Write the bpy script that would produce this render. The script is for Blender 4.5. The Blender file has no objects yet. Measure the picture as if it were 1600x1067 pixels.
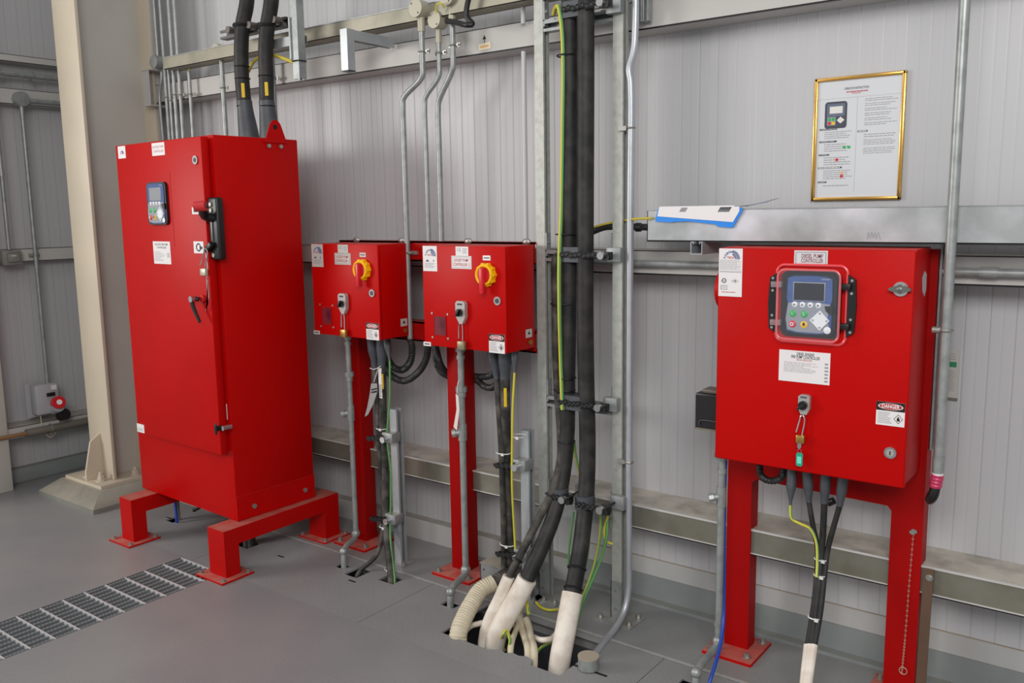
import bpy, bmesh, math, random
from mathutils import Vector, Matrix, Quaternion
random.seed(7)
PI = math.pi
scn = bpy.context.scene
COL = scn.collection

# ------------------------------------------------------------------ camera
F = 1374.18
yaw, pitch, roll = [math.radians(a) for a in (-37.05, 8.4436, -0.87066)]
CAM = Vector((0, -3.0389, 1.6))
f_ = Vector((math.sin(yaw)*math.cos(pitch), math.cos(yaw)*math.cos(pitch), -math.sin(pitch)))
r_ = f_.cross(Vector((0, 0, 1))).normalized()
u_ = r_.cross(f_)
r_, u_ = math.cos(roll)*r_ + math.sin(roll)*u_, -math.sin(roll)*r_ + math.cos(roll)*u_
cd = bpy.data.cameras.new('camera'); cam = bpy.data.objects.new('camera', cd); COL.objects.link(cam)
cd.sensor_width = 36; cd.lens = 36*F/1600; cd.clip_start = .05
cam.matrix_world = Matrix(((r_.x, u_.x, -f_.x, CAM.x), (r_.y, u_.y, -f_.y, CAM.y), (r_.z, u_.z, -f_.z, CAM.z), (0, 0, 0, 1)))
scn.camera = cam

def ray(px, py): return r_*((px-800)/F) - u_*((py-533.5)/F) + f_
def at(px, py, y=None, x=None, z=None):
    """measure a point of the room: where the sight line meets a plane of the room"""
    d = ray(px, py)
    if y is not None: t = (y-CAM.y)/d.y
    elif x is not None: t = (x-CAM.x)/d.x
    else: t = (z-CAM.z)/d.z
    return CAM + d*t
def A(pts): return [at(p[0], p[1], y=p[2]) for p in pts]

# ------------------------------------------------------------------ materials
MATS = {}
def nodes(name):
    m = bpy.data.materials.new(name); m.use_nodes = True
    nt = m.node_tree; b = nt.nodes['Principled BSDF']
    return m, nt, b
def s2l(c):
    return tuple((v/255/12.92 if v <= 10 else ((v/255+.055)/1.055)**2.4) for v in c)
def mat(name, col, rough=.5, metal=0., var=.0, scale=8., bump=0., bscale=60., col2=None, dust=0., dustcol=(170, 158, 142), coat=0., alpha=1., spec=.5, dthr=.75):
    """col in sRGB 0..255; var = amount of noise mottling; dust = settles on upward faces"""
    m, nt, b = nodes(name); N = nt.nodes; L = nt.links
    c = s2l(col); c2 = s2l(col2) if col2 else tuple(v*.62 for v in c)
    b.inputs['Roughness'].default_value = rough; b.inputs['Metallic'].default_value = metal
    b.inputs['Specular IOR Level'].default_value = spec
    b.inputs['Coat Weight'].default_value = coat
    b.inputs['Base Color'].default_value = (*c, 1)
    tc = N.new('ShaderNodeTexCoord'); src = None
    if var > 0:
        n = N.new('ShaderNodeTexNoise'); n.inputs['Scale'].default_value = scale; n.inputs['Detail'].default_value = 6
        L.new(tc.outputs['Object'], n.inputs['Vector'])
        rp = N.new('ShaderNodeMapRange'); rp.inputs[1].default_value = .42; rp.inputs[2].default_value = .72
        rp.inputs[4].default_value = var; L.new(n.outputs['Fac'], rp.inputs[0])
        mx = N.new('ShaderNodeMix'); mx.data_type = 'RGBA'; mx.inputs[6].default_value = (*c, 1); mx.inputs[7].default_value = (*c2, 1)
        L.new(rp.outputs[0], mx.inputs[0]); src = mx.outputs[2]
    if dust > 0:
        g = N.new('ShaderNodeNewGeometry'); sp = N.new('ShaderNodeSeparateXYZ'); L.new(g.outputs['True Normal'], sp.inputs[0])
        n2 = N.new('ShaderNodeTexNoise'); n2.inputs['Scale'].default_value = 14; n2.inputs['Detail'].default_value = 8
        L.new(g.outputs['Position'], n2.inputs['Vector'])
        r1 = N.new('ShaderNodeMapRange'); r1.inputs[1].default_value = dthr; r1.inputs[2].default_value = .97; L.new(sp.outputs['Z'], r1.inputs[0])
        r2 = N.new('ShaderNodeMapRange'); r2.inputs[1].default_value = .25; r2.inputs[2].default_value = .6; r2.inputs[3].default_value = .35; L.new(n2.outputs['Fac'], r2.inputs[0])
        ml = N.new('ShaderNodeMath'); ml.operation = 'MULTIPLY'; L.new(r1.outputs[0], ml.inputs[0]); L.new(r2.outputs[0], ml.inputs[1])
        m2 = N.new('ShaderNodeMath'); m2.operation = 'MULTIPLY'; m2.inputs[1].default_value = dust; L.new(ml.outputs[0], m2.inputs[0])
        mx = N.new('ShaderNodeMix'); mx.data_type = 'RGBA'; mx.inputs[6].default_value = (*c, 1); mx.inputs[7].default_value = (*s2l(dustcol), 1)
        if src: L.new(src, mx.inputs[6])
        L.new(m2.outputs[0], mx.inputs[0]); src = mx.outputs[2]
        if metal > 0:
            iv = N.new('ShaderNodeMath'); iv.operation = 'MULTIPLY_ADD'; iv.inputs[1].default_value = -metal; iv.inputs[2].default_value = metal
            L.new(m2.outputs[0], iv.inputs[0]); L.new(iv.outputs[0], b.inputs['Metallic'])
    if src: L.new(src, b.inputs['Base Color'])
    if bump > 0:
        n = N.new('ShaderNodeTexNoise'); n.inputs['Scale'].default_value = bscale; n.inputs['Detail'].default_value = 3
        L.new(tc.outputs['Object'], n.inputs['Vector'])
        bp = N.new('ShaderNodeBump'); bp.inputs['Strength'].default_value = bump; bp.inputs['Distance'].default_value = .002
        L.new(n.outputs['Fac'], bp.inputs['Height']); L.new(bp.outputs[0], b.inputs['Normal'])
    if alpha < 1:
        b.inputs['Alpha'].default_value = alpha
    MATS[name] = m
    return m

RED = mat('red_paint', (186, 4, 2), .42, spec=.14, var=.3, col2=(158, 2, 1), scale=3, bump=.15, bscale=220, dust=.25, dustcol=(190, 120, 105))
REDD = mat('red_paint_dusty', (180, 8, 5), .48, spec=.14, var=.2, scale=6, bump=.1, dust=.75, dustcol=(178, 120, 108))
REDF = mat('red_frame_paint', (160, 5, 5), .48, spec=.14, var=.2, scale=4, bump=.12, dust=.5, dustcol=(178, 120, 108))
GALV = mat('galvanised_steel', (158, 162, 162), .45, .5, var=.55, scale=26, col2=(116, 120, 122), dust=.4)
GALVB = mat('galvanised_steel_bright', (180, 184, 187), .4, .5, var=.4, scale=12, col2=(142, 147, 150), dust=.3)
GALVW = mat('galvanised_strut', (180, 182, 176), .5, .35, var=.6, scale=40, col2=(148, 150, 142), dust=.2)
CONDUIT = mat('conduit_steel', (158, 162, 160), .4, .4, var=.6, scale=30, col2=(122, 126, 124))
CONDUITB = mat('conduit_bright', (184, 188, 194), .4, .5, var=.3, scale=20)
GIRT = mat('girt_grey_paint', (186, 184, 180), .45, var=.15, scale=4, dust=.7, dustcol=(150, 143, 128))
GIRTR = mat('ledge_steel', (136, 134, 122), .38, .45, var=.7, scale=9, col2=(116, 110, 96), dust=1.0, dustcol=(192, 186, 174))
COLM = mat('column_paint', (198, 186, 166), .5, var=.2, scale=3, bump=.05, dust=.4, col2=(150, 148, 140))
CONC = mat('plinth_paint', (128, 128, 120), .6, var=.4, scale=7, dust=.7, dustcol=(165, 155, 138), bump=.3, dthr=.5)
KERB = mat('kerb_paint', (178, 178, 176), .55, var=.3, scale=6, col2=(150, 148, 142), dust=.9, dustcol=(150, 143, 128))
KERBG = mat('kerb_grey_paint', (134, 140, 139), .5, var=.5, scale=6, col2=(112, 118, 117), dust=.6, dustcol=(140, 136, 128), bump=.2)
BLACK = mat('black_plastic', (22, 22, 23), .4)
RUB = mat('cable_black', (36, 36, 36), .55, spec=.3, var=.55, scale=16, col2=(72, 70, 67), bump=.2, bscale=40)
RUBD = mat('cable_black_dusty', (48, 47, 45), .6, spec=.3, var=.9, scale=18, col2=(104, 99, 92), bump=.3)
BOOT = mat('heatshrink_grey', (66, 70, 76), .5, var=.5, scale=14, col2=(92, 94, 98), bump=.3, bscale=40)
WHT = mat('white_plastic', (222, 222, 218), .4)
PAPER = mat('label_white', (226, 222, 222), .5)
PAPER2 = mat('label_silver', (188, 184, 178), .45)
INK = mat('ink_dark', (70, 72, 78), .6)
INKL = mat('ink_grey', (150, 150, 154), .6)
INKR = mat('ink_red', (176, 40, 44), .6)
INKB = mat('ink_blue', (36, 66, 128), .6)
BLK = mat('ink_black', (16, 14, 16), .5)
YEL = mat('earth_yellow', (206, 196, 56), .5, var=.5, scale=20, col2=(178, 176, 84))
GRN = mat('earth_green', (88, 150, 84), .5, var=.3, scale=20, col2=(120, 150, 90))
PIPEY = mat('air_line_yellow', (198, 180, 70), .5)
BLUE = mat('blue_hose', (34, 70, 168), .4)
FOLD = mat('folder_blue', (40, 134, 226), .4)
CREAM = mat('cream_paint', (206, 196, 172), .65, var=.5, scale=24, col2=(184, 172, 146), bump=.3)
CWHITE = mat('white_fire_coating', (232, 224, 212), .65, var=.8, scale=16, col2=(196, 178, 162), bump=.8, bscale=28)
YSW = mat('switch_yellow', (246, 190, 10), .35)
RSW = mat('switch_red', (206, 30, 40), .35)
CHROME = mat('chrome', (205, 205, 205), .18, .95)
STEEL = mat('bolt_steel', (168, 166, 160), .35, .7)
BRASS = mat('brass', (178, 144, 78), .35, .8)
GREENTAG = mat('tag_green', (38, 160, 130), .4)
MINT = mat('tag_window', (110, 222, 196), .3)
CBLUE = mat('controller_blue', (58, 84, 140), .3, var=.3, scale=20, col2=(90, 116, 170))
CGREY = mat('controller_grey', (142, 146, 156), .4)
SCREEN = mat('screen_dark', (34, 34, 40), .12)
SCREENG = mat('screen_grey', (150, 152, 156), .15)
BTNW = mat('button_white', (226, 228, 232), .35)
BTNG = mat('button_green', (40, 168, 80), .35)
BTNR = mat('button_red', (206, 34, 40), .35)
BTNY = mat('button_yellow', (236, 186, 30), .35)
GOLD = mat('gold_frame', (205, 160, 84), .25, .85)
DARKPIT = mat('trench_dark', (70, 72, 78), .8, var=.4)
HOLE = mat('opening_dark', (12, 12, 14), .8)
GRATE = mat('grating_steel', (112, 116, 120), .5, .1, var=.3, scale=20)
GRATEB = mat('grating_bar_bright', (206, 204, 206), .4, .2)
BROWN = mat('brown_strip', (104, 80, 64), .5, .2, var=.3)
PINK = mat('pink_tape', (192, 52, 92), .35, bump=.6, bscale=80)
TRUNK = mat('trunking_galvanised', (158, 162, 162), .42, .35, var=1.0, scale=4.5, col2=(214, 214, 220), dust=.15)
TRUNKD = mat('trunking_aged', (158, 154, 138), .45, .4, var=.6, scale=6, col2=(112, 110, 98))
SMOKE = mat('viewing_window', (120, 40, 50), .15, var=.8, scale=18, col2=(60, 20, 40))
AMBR = mat('tag_orange', (226, 176, 110), .5)
SOCKET = mat('socket_grey', (168, 168, 172), .45, dust=.4)
BOXG = mat('box_grey', (122, 122, 116), .5)
DUCT = mat('duct_grey', (142, 144, 144), .5, .2, dust=.9, dustcol=(166, 158, 140))
def glassy():
    m, nt, b = nodes('clear_cover'); b.inputs['Base Color'].default_value = (.75, .8, .9, 1); b.inputs['Roughness'].default_value = .05
    b.inputs['Alpha'].default_value = .03; b.inputs['Specular IOR Level'].default_value = .2
    return m
CLEAR = glassy()

def corrugated():
    """white sandwich panel: fine upright grooves, a seam each metre"""
    m, nt, b = nodes('wall_panel'); N = nt.nodes; L = nt.links
    g = N.new('ShaderNodeNewGeometry'); sp = N.new('ShaderNodeSeparateXYZ'); L.new(g.outputs['Position'], sp.inputs[0])
    ad = N.new('ShaderNodeMath'); ad.operation = 'ADD'; L.new(sp.outputs['X'], ad.inputs[0]); L.new(sp.outputs['Y'], ad.inputs[1])
    def groove(period, off, wid):
        a = N.new('ShaderNodeMath'); a.operation = 'ADD'; a.inputs[1].default_value = off; L.new(ad.outputs[0], a.inputs[0])
        pp = N.new('ShaderNodeMath'); pp.operation = 'PINGPONG'; pp.inputs[1].default_value = period/2; L.new(a.outputs[0], pp.inputs[0])
        mr = N.new('ShaderNodeMapRange'); mr.interpolation_type = 'SMOOTHSTEP'; mr.inputs[1].default_value = 0; mr.inputs[2].default_value = wid
        L.new(pp.outputs[0], mr.inputs[0]); return mr.outputs[0]
    g1 = groove(.0714, 1.257, .004); g2 = groove(1.0, 1.257-.05, .004); g3 = groove(.0357, 1.257, .006)
    mn = N.new('ShaderNodeMath'); mn.operation = 'MINIMUM'; L.new(g1, mn.inputs[0]); L.new(g2, mn.inputs[1])
    ma = N.new('ShaderNodeMath'); ma.operation = 'MULTIPLY_ADD'; ma.inputs[1].default_value = .35; L.new(g3, ma.inputs[0]); L.new(mn.outputs[0], ma.inputs[2])
    bp = N.new('ShaderNodeBump'); bp.inputs['Strength'].default_value = .3; bp.inputs['Distance'].default_value = .003; L.new(ma.outputs[0], bp.inputs['Height'])
    L.new(bp.outputs[0], b.inputs['Normal'])
    n = N.new('ShaderNodeTexNoise'); n.inputs['Scale'].default_value = 1.3; n.inputs['Detail'].default_value = 4; L.new(g.outputs['Position'], n.inputs['Vector'])
    mx = N.new('ShaderNodeMix'); mx.data_type = 'RGBA'; mx.inputs[6].default_value = (*s2l((190, 190, 192)), 1); mx.inputs[7].default_value = (*s2l((180, 180, 182)), 1)
    L.new(n.outputs['Fac'], mx.inputs[0])
    mp = N.new('ShaderNodeMapRange'); mp.inputs[1].default_value = 0; mp.inputs[2].default_value = 1.35; mp.inputs[3].default_value = .89; mp.inputs[4].default_value = 1; L.new(ma.outputs[0], mp.inputs[0])
    ml = N.new('ShaderNodeVectorMath'); ml.operation = 'SCALE'; L.new(mx.outputs[2], ml.inputs[0]); L.new(mp.outputs[0], ml.inputs['Scale'])
    L.new(ml.outputs[0], b.inputs['Base Color']); b.inputs['Roughness'].default_value = .4
    return m
PANEL = corrugated()

def floor_mat(name, c1, c2, cheq):
    m, nt, b = nodes(name); N = nt.nodes; L = nt.links
    g = N.new('ShaderNodeNewGeometry')
    n = N.new('ShaderNodeTexNoise'); n.inputs['Scale'].default_value = 1.6; n.inputs['Detail'].default_value = 6; L.new(g.outputs['Position'], n.inputs['Vector'])
    n2 = N.new('ShaderNodeTexNoise'); n2.inputs['Scale'].default_value = 120; n2.inputs['Detail'].default_value = 3; L.new(g.outputs['Position'], n2.inputs['Vector'])
    mr = N.new('ShaderNodeMapRange'); mr.inputs[1].default_value = .35; mr.inputs[2].default_value = .65; L.new(n.outputs['Fac'], mr.inputs[0])
    mx = N.new('ShaderNodeMix'); mx.data_type = 'RGBA'; mx.inputs[6].default_value = (*s2l(c1), 1); mx.inputs[7].default_value = (*s2l(c2), 1); L.new(mr.outputs[0], mx.inputs[0])
    m2 = N.new('ShaderNodeMix'); m2.data_type = 'RGBA'; m2.blend_type = 'MULTIPLY'; m2.inputs[0].default_value = .25; L.new(mx.outputs[2], m2.inputs[6]); L.new(n2.outputs['Fac'], m2.inputs[7])
    L.new(m2.outputs[2], b.inputs['Base Color'])
    b.inputs['Roughness'].default_value = .5 if cheq else .36
    bp = N.new('ShaderNodeBump'); bp.inputs['Distance'].default_value = .002
    if cheq:
        mp = N.new('ShaderNodeMapping'); mp.inputs['Rotation'].default_value = (0, 0, PI/4); L.new(g.outputs['Position'], mp.inputs[0])
        ck = N.new('ShaderNodeTexBrick'); ck.inputs['Scale'].default_value = 18; ck.inputs['Mortar Size'].default_value = .035
        ck.inputs['Brick Width'].default_value = 1.1; ck.inputs['Row Height'].default_value = .42; L.new(mp.outputs[0], ck.inputs['Vector'])
        L.new(ck.outputs['Fac'], bp.inputs['Height']); bp.inputs['Strength'].default_value = .35
    else:
        L.new(n.outputs['Fac'], bp.inputs['Height']); bp.inputs['Strength'].default_value = .15
    L.new(bp.outputs[0], b.inputs['Normal'])
    return m
FLOORM = floor_mat('floor_epoxy', (150, 149, 148), (138, 138, 140), False)
CHEQ = floor_mat('chequer_plate', (152, 153, 154), (140, 140, 140), True)
BACKF = floor_mat('floor_dusty', (150, 151, 149), (136, 138, 137), False)

# ------------------------------------------------------------------ mesh builder
OFF = {}
class MB:
    def __init__(s): s.bm = bmesh.new()
    def box(s, x0, x1, y0, y1, z0, z1, bev=0, seg=2, M=None):
        c = Matrix.Translation(((x0+x1)/2, (y0+y1)/2, (z0+z1)/2)) @ Matrix.Diagonal((abs(x1-x0), abs(y1-y0), abs(z1-z0), 1))
        if M is not None: c = M @ c
        r = bmesh.ops.create_cube(s.bm, size=1, matrix=c)
        if bev > 0:
            es = list({e for v in r['verts'] for e in v.link_edges})
            bmesh.ops.bevel(s.bm, geom=es, offset=bev, segments=seg, affect='EDGES', profile=.5)
        return s
    def obox(s, c, sx, sy, sz, rot=(0, 0, 0), bev=0):
        from mathutils import Euler
        M = Matrix.Translation(c) @ Euler(rot).to_matrix().to_4x4()
        return s.box(-sx/2, sx/2, -sy/2, sy/2, -sz/2, sz/2, bev, M=M)
    def cyl(s, p0, p1, r, r2=None, n=20):
        p0, p1 = Vector(p0), Vector(p1); d = p1-p0
        M = Matrix.Translation((p0+p1)/2) @ d.to_track_quat('Z', 'Y').to_matrix().to_4x4()
        bmesh.ops.create_cone(s.bm, cap_ends=True, segments=n, radius1=r, radius2=r if r2 is None else r2, depth=d.length, matrix=M)
        return s
    def sph(s, c, r, sx=1, sy=1, sz=1, n=16):
        bmesh.ops.create_uvsphere(s.bm, u_segments=n, v_segments=n//2+2, radius=r, matrix=Matrix.Translation(c) @ Matrix.Diagonal((sx, sy, sz, 1)))
        return s
    def prism(s, pts, axis, a, b):
        """polygon pts (2D) extruded along axis from a to b. axis 'y': pts=(x,z); 'x': pts=(y,z); 'z': pts=(x,y)"""
        def mk(p, t):
            return {'y': (p[0], t, p[1]), 'x': (t, p[0], p[1]), 'z': (p[0], p[1], t)}[axis]
        v0 = [s.bm.verts.new(mk(p, a)) for p in pts]; v1 = [s.bm.verts.new(mk(p, b)) for p in pts]
        s.bm.faces.new(v0); s.bm.faces.new(v1[::-1])
        n = len(pts)
        for i in range(n): s.bm.faces.new((v0[i], v1[i], v1[(i+1) % n], v0[(i+1) % n]))
        return s
    def sweep(s, prof, p0, p1, up):
        """profile (u,v) swept from p0 to p1; v axis = up"""
        p0, p1, up = Vector(p0), Vector(p1), Vector(up); d = (p1-p0).normalized(); v = (up - d*up.dot(d)).normalized(); u = v.cross(d)
        a = [s.bm.verts.new(p0+u*q[0]+v*q[1]) for q in prof]; b = [s.bm.verts.new(p1+u*q[0]+v*q[1]) for q in prof]
        s.bm.faces.new(a[::-1]); s.bm.faces.new(b); n = len(prof)
        for i in range(n): s.bm.faces.new((a[i], a[(i+1) % n], b[(i+1) % n], b[i]))
        return s
    def quad(s, pts):
        s.bm.faces.new([s.bm.verts.new(p) for p in pts]); return s
    def tube(s, pts, r, n=12, sm=True, sub=6, rf=None, caps=True, step=None):
        P = [Vector(p) for p in pts]
        if sm and len(P) > 2:
            Q = []
            ext = [P[0]*2-P[1]] + P + [P[-1]*2-P[-2]]
            for i in range(1, len(ext)-2):
                a, b, c, d = ext[i-1:i+3]
                # centripetal catmull-rom
                t0 = 0; t1 = t0+max(1e-5, (b-a).length)**.5; t2 = t1+max(1e-5, (c-b).length)**.5; t3 = t2+max(1e-5, (d-c).length)**.5
                k_ = sub if step is None else max(2, int((c-b).length/step))
                for k in range(k_):
                    t = t1+(t2-t1)*k/k_
                    A1 = a*((t1-t)/(t1-t0))+b*((t-t0)/(t1-t0)); A2 = b*((t2-t)/(t2-t1))+c*((t-t1)/(t2-t1)); A3 = c*((t3-t)/(t3-t2))+d*((t-t2)/(t3-t2))
                    B1 = A1*((t2-t)/(t2-t0))+A2*((t-t0)/(t2-t0)); B2 = A2*((t3-t)/(t3-t1))+A3*((t-t1)/(t3-t1))
                    Q.append(B1*((t2-t)/(t2-t1))+B2*((t-t1)/(t2-t1)))
            Q.append(P[-1]); P = Q
        L = [0]
        for i in range(1, len(P)): L.append(L[-1]+(P[i]-P[i-1]).length)
        T = [(P[min(i+1, len(P)-1)]-P[max(i-1, 0)]).normalized() for i in range(len(P))]
        ref = Vector((0, 1, 0)) if abs(T[0].y) < .8 else Vector((1, 0, 0))
        N0 = (ref - T[0]*ref.dot(T[0])).normalized(); rings = []
        for i, p in enumerate(P):
            if i: N0 = T[i-1].rotation_difference(T[i]) @ N0
            B0 = T[i].cross(N0); rr = r if rf is None else rf(L[i]/L[-1], L[i])*r
            rings.append([s.bm.verts.new(p+(N0*math.cos(2*PI*k/n)+B0*math.sin(2*PI*k/n))*rr) for k in range(n)])
        for i in range(len(rings)-1):
            for k in range(n):
                s.bm.faces.new((rings[i][k], rings[i][(k+1) % n], rings[i+1][(k+1) % n], rings[i+1][k]))
        if caps: s.bm.faces.new(rings[0][::-1]); s.bm.faces.new(rings[-1])
        return s
    def ring(s, c, nrm, R, r, n=20, m=8):
        nrm = Vector(nrm).normalized(); q = Vector((0, 0, 1)).rotation_difference(nrm)
        pts = [Vector(c)+q @ Vector((R*math.cos(2*PI*k/n), R*math.sin(2*PI*k/n), 0)) for k in range(n+1)]
        return s.tube(pts, r, m, sm=False, caps=False)
    def text(s, body, size, x, z, y, align='CENTER', sx=1.0, bold=0., rot=0., fit=None):
        """flat lettering on an upright plane facing the room (-y); x,z = anchor"""
        cu = bpy.data.curves.new('t', 'FONT'); cu.body = body; cu.size = size; cu.align_x = align; cu.align_y = 'CENTER'; cu.resolution_u = 2; cu.offset = bold
        o = bpy.data.objects.new('t', cu); COL.objects.link(o)
        dg = bpy.context.evaluated_depsgraph_get(); me = bpy.data.meshes.new_from_object(o.evaluated_get(dg))
        if fit and me.vertices:
            wd = (max(v.co.x for v in me.vertices)-min(v.co.x for v in me.vertices))*sx
            if wd > fit: sx *= fit/wd
        M = Matrix.Translation((x, y, z)) @ Matrix.Rotation(-rot, 4, 'Y') @ Matrix.Rotation(PI/2, 4, 'X') @ Matrix.Diagonal((sx, 1, 1, 1))
        me.transform(M); s.bm.from_mesh(me)
        bpy.data.objects.remove(o); bpy.data.curves.remove(cu); bpy.data.meshes.remove(me)
        return s
    def build(s, name, m, parent=None, origin=None, local=False):
        me = bpy.data.meshes.new(name)
        bmesh.ops.recalc_face_normals(s.bm, faces=s.bm.faces) if len(s.bm.faces) < 60000 else None
        off = Vector((0, 0, 0))
        if parent is not None and not local: off = OFF.get(parent.name, Vector((0, 0, 0)))
        if parent is None:
            if origin is None:
                vs = [v.co for v in s.bm.verts]
                off = Vector((sum(v.x for v in vs)/len(vs), sum(v.y for v in vs)/len(vs), min(v.z for v in vs)))
            else: off = Vector(origin)
        bmesh.ops.translate(s.bm, verts=s.bm.verts, vec=-off)
        s.bm.to_mesh(me); s.bm.free()
        for p in me.polygons: p.use_smooth = True
        me.set_sharp_from_angle(angle=math.radians(38))
        me.materials.append(m)
        o = bpy.data.objects.new(name, me); COL.objects.link(o)
        if parent is not None: o.parent = parent
        else: o.location = off
        OFF[o.name] = off
        return o
def slab(x0, x1, z0, z1, y, t=.001, bev=0): return MB().box(x0, x1, y-t, y, z0, z1, bev)
def thing(name, label, cat, loc, group=None, rz=0):
    o = bpy.data.objects.new(name, None); COL.objects.link(o); o.location = loc; o.rotation_euler = (0, 0, rz); o.empty_display_size = .05
    o['label'] = label; o['category'] = cat
    if group: o['group'] = group
    OFF[o.name] = Vector(loc)
    return o
def tag(o, label, cat, group=None):
    o['label'] = label; o['category'] = cat
    if group: o['group'] = group
    return o
def struct(name, mb, m):
    o = mb.build(name, m, origin=(0, 0, 0)); o['kind'] = 'structure'; return o
def strut_profile(a=.0205, t=.003, lip=.45):
    return [(-a, -a), (a, -a), (a, a), (lip*a, a), (lip*a, a-.008), (lip*a+t, a-.008), (lip*a+t, a-t), (a-t, a-t), (a-t, -a+t), (-a+t, -a+t), (-a+t, a-t), (-lip*a-t, a-t), (-lip*a-t, a-.008), (-lip*a, a-.008), (-lip*a, a), (-a, a)]
def arcpatch(mb, c, r, z0, z1, half=.45, n=6):
    """a label stuck on the room side of an upright cable"""
    a0 = math.atan2(CAM.y-c[1], CAM.x-c[0]); pv = None
    for i in range(n+1):
        a = a0+half*(2*i/n-1); x, y = c[0]+r*math.cos(a), c[1]+r*math.sin(a)
        v = (mb.bm.verts.new((x, y, z0)), mb.bm.verts.new((x, y, z1)))
        if pv: mb.bm.faces.new((pv[0], v[0], v[1], pv[1]))
        pv = v
    return mb
def hexbolt(mb, c, nrm, r, h):
    c = Vector(c); nrm = Vector(nrm).normalized()
    mb.cyl(c, c+nrm*h*.25, r*1.5, n=16); mb.cyl(c, c+nrm*h, r, n=6); return mb
def bars(mb, x0, x1, z0, z1, y, n, hgt=.45, ragged=.25, seed=1):
    """rows of small print, too fine to read"""
    rd = random.Random(seed); dz = (z1-z0)/n
    for i in range(n):
        zc = z1-(i+.5)*dz; xe = x1-(x1-x0)*ragged*rd.random(); x = x0
        while x < xe:
            w = (x1-x0)*rd.uniform(.05, .16); mb.box(x, min(x+w, xe), y-.0002, y, zc-dz*hgt/2, zc+dz*hgt/2); x += w+(x1-x0)*.02
    return mb

# ================================================================== THE SETTING
WY = .05                                             # face of the back wall
XL = -5.6                                            # face of the left wall
b = MB().box(XL-.1, 2.2, WY, WY+.1, -.02, 3.6); struct('wall_back', b, PANEL)
b = MB().box(XL-.1, XL, -1.7, WY, -.02, 3.6); struct('wall_left', b, PANEL)
# floor with the cable trench and the drain channel left open
PX = [-4.45, -3.59, -2.475, -1.36, -.245, .7]; PY0, PY1 = -.805, -.355
GX0, GX1, GY0, GY1 = -3.66, -3.325, -3.4, -.815
def cells(mb, x0, x1, y0, y1, holes, z0, z1):
    xs = sorted({x0, x1, *[min(max(h[i], x0), x1) for h in holes for i in (0, 1)]}); ys = sorted({y0, y1, *[min(max(h[i], y0), y1) for h in holes for i in (2, 3)]})
    for i in range(len(xs)-1):
        for j in range(len(ys)-1):
            cx, cy = (xs[i]+xs[i+1])/2, (ys[j]+ys[j+1])/2
            if any(h[0] < cx < h[1] and h[2] < cy < h[3] for h in holes): continue
            mb.box(xs[i], xs[i+1], ys[j], ys[j+1], z0, z1)
    return mb
floor_holes = [(PX[0], PX[-1], PY0, PY1), (GX0, GX1, GY0, GY1)]
struct('floor', cells(MB(), XL-.1, 2.2, -6.5, WY, floor_holes, -.06, 0), FLOORM)
b = MB()
b.box(PX[0]-.02, PX[-1]+.02, PY0-.02, PY1+.02, -.42, -.40)
b.box(PX[0]-.02, PX[0], PY0, PY1, -.4, -.06).box(PX[-1], PX[-1]+.02, PY0, PY1, -.4, -.06)
b.box(PX[0], PX[-1], PY0-.02, PY0, -.4, -.06).box(PX[0], PX[-1], PY1, PY1+.02, -.4, -.06)
struct('trim_1', b, DARKPIT)
b = MB().box(GX0-.01, GX1+.01, GY0-.01, GY1+.01, -.075, -.06); struct('trim_2', b, mat('channel_bottom', (88, 92, 96), .6, var=.4))
# floor strip behind the trench, dustier, and steel angle along the trench edges
b = MB().box(PX[0], 2.2, PY1+.012, -.04, 0, .0015); struct('trim_3', b, BACKF)
b = MB().box(PX[0], PX[-1], PY1, PY1+.012, -.01, .003); struct('trim_4', b, mat('trench_angle', (176, 176, 172), .5, .2, var=.5, scale=14))
# kerb
b = MB().box(XL, -2.0, 0, WY, 0, .102); struct('baseboard_back', b, KERB)
b = MB().box(-2.0, 2.2, WY-.012, WY, 0, .108).box(-2.0, 2.2, WY-.05, WY, 0, .012); struct('baseboard_right', b, KERBG)
struct('trim_14', MB().box(-2.0, 2.2, WY-.006, WY+.001, .108, .179), KERB)
b = MB().box(-2.0, 2.2, WY-.0065, WY, .1785, .181).box(-.262, -.259, WY-.0015, WY, .18, .37); struct('trim_5', b, mat('panel_joint', (158, 146, 130), .7))
b = MB().box(XL, XL+.06, -1.7, 0, 0, .09, bev=.008); struct('baseboard_left', b, KERBG)
# girts (cold formed channels) on both walls: slab with lips
def girt(x0, x1, z0, z1, dep):
    m = MB(); y = WY-dep
    m.box(x0, x1, y, y+.003, z0, z1).box(x0, x1, y, WY, z1-.003, z1).box(x0, x1, y, WY, z0, z0+.003)
    return m
struct('trim_6', girt(XL, 2.2, 2.245, 2.345, .14), GIRT)
struct('trim_7', girt(XL, 2.2, 1.358, 1.446, .14), GIRT)
struct('trim_8', girt(XL, 2.2, .374, .466, .19).box(XL, 2.2, WY-.192, WY-.186, .458, .467), GIRTR)
struct('trim_15', MB().box(XL, 2.2, WY-.1935, WY-.188, .4615, .4685).box(XL, 2.2, WY-.1925, WY-.188, .376, .380), mat('ledge_lip', (206, 204, 200), .4, .2, var=.4, scale=9))
b = MB()
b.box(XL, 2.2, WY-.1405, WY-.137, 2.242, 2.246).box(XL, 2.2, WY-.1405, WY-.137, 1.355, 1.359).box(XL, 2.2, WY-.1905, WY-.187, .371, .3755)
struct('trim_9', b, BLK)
def girtx(y0, z0, z1, dep):
    m = MB(); x = XL+dep
    return m.box(x-.003, x, y0, WY, z0, z1).box(XL, x, y0, WY, z1-.003, z1).box(XL, x, y0, WY, z0, z0+.003)
struct('trim_10', girtx(-1.7, 2.262, 2.35, .1), GIRT)
struct('trim_11', girtx(-1.7, 1.345, 1.42, .1), GIRT)
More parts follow.
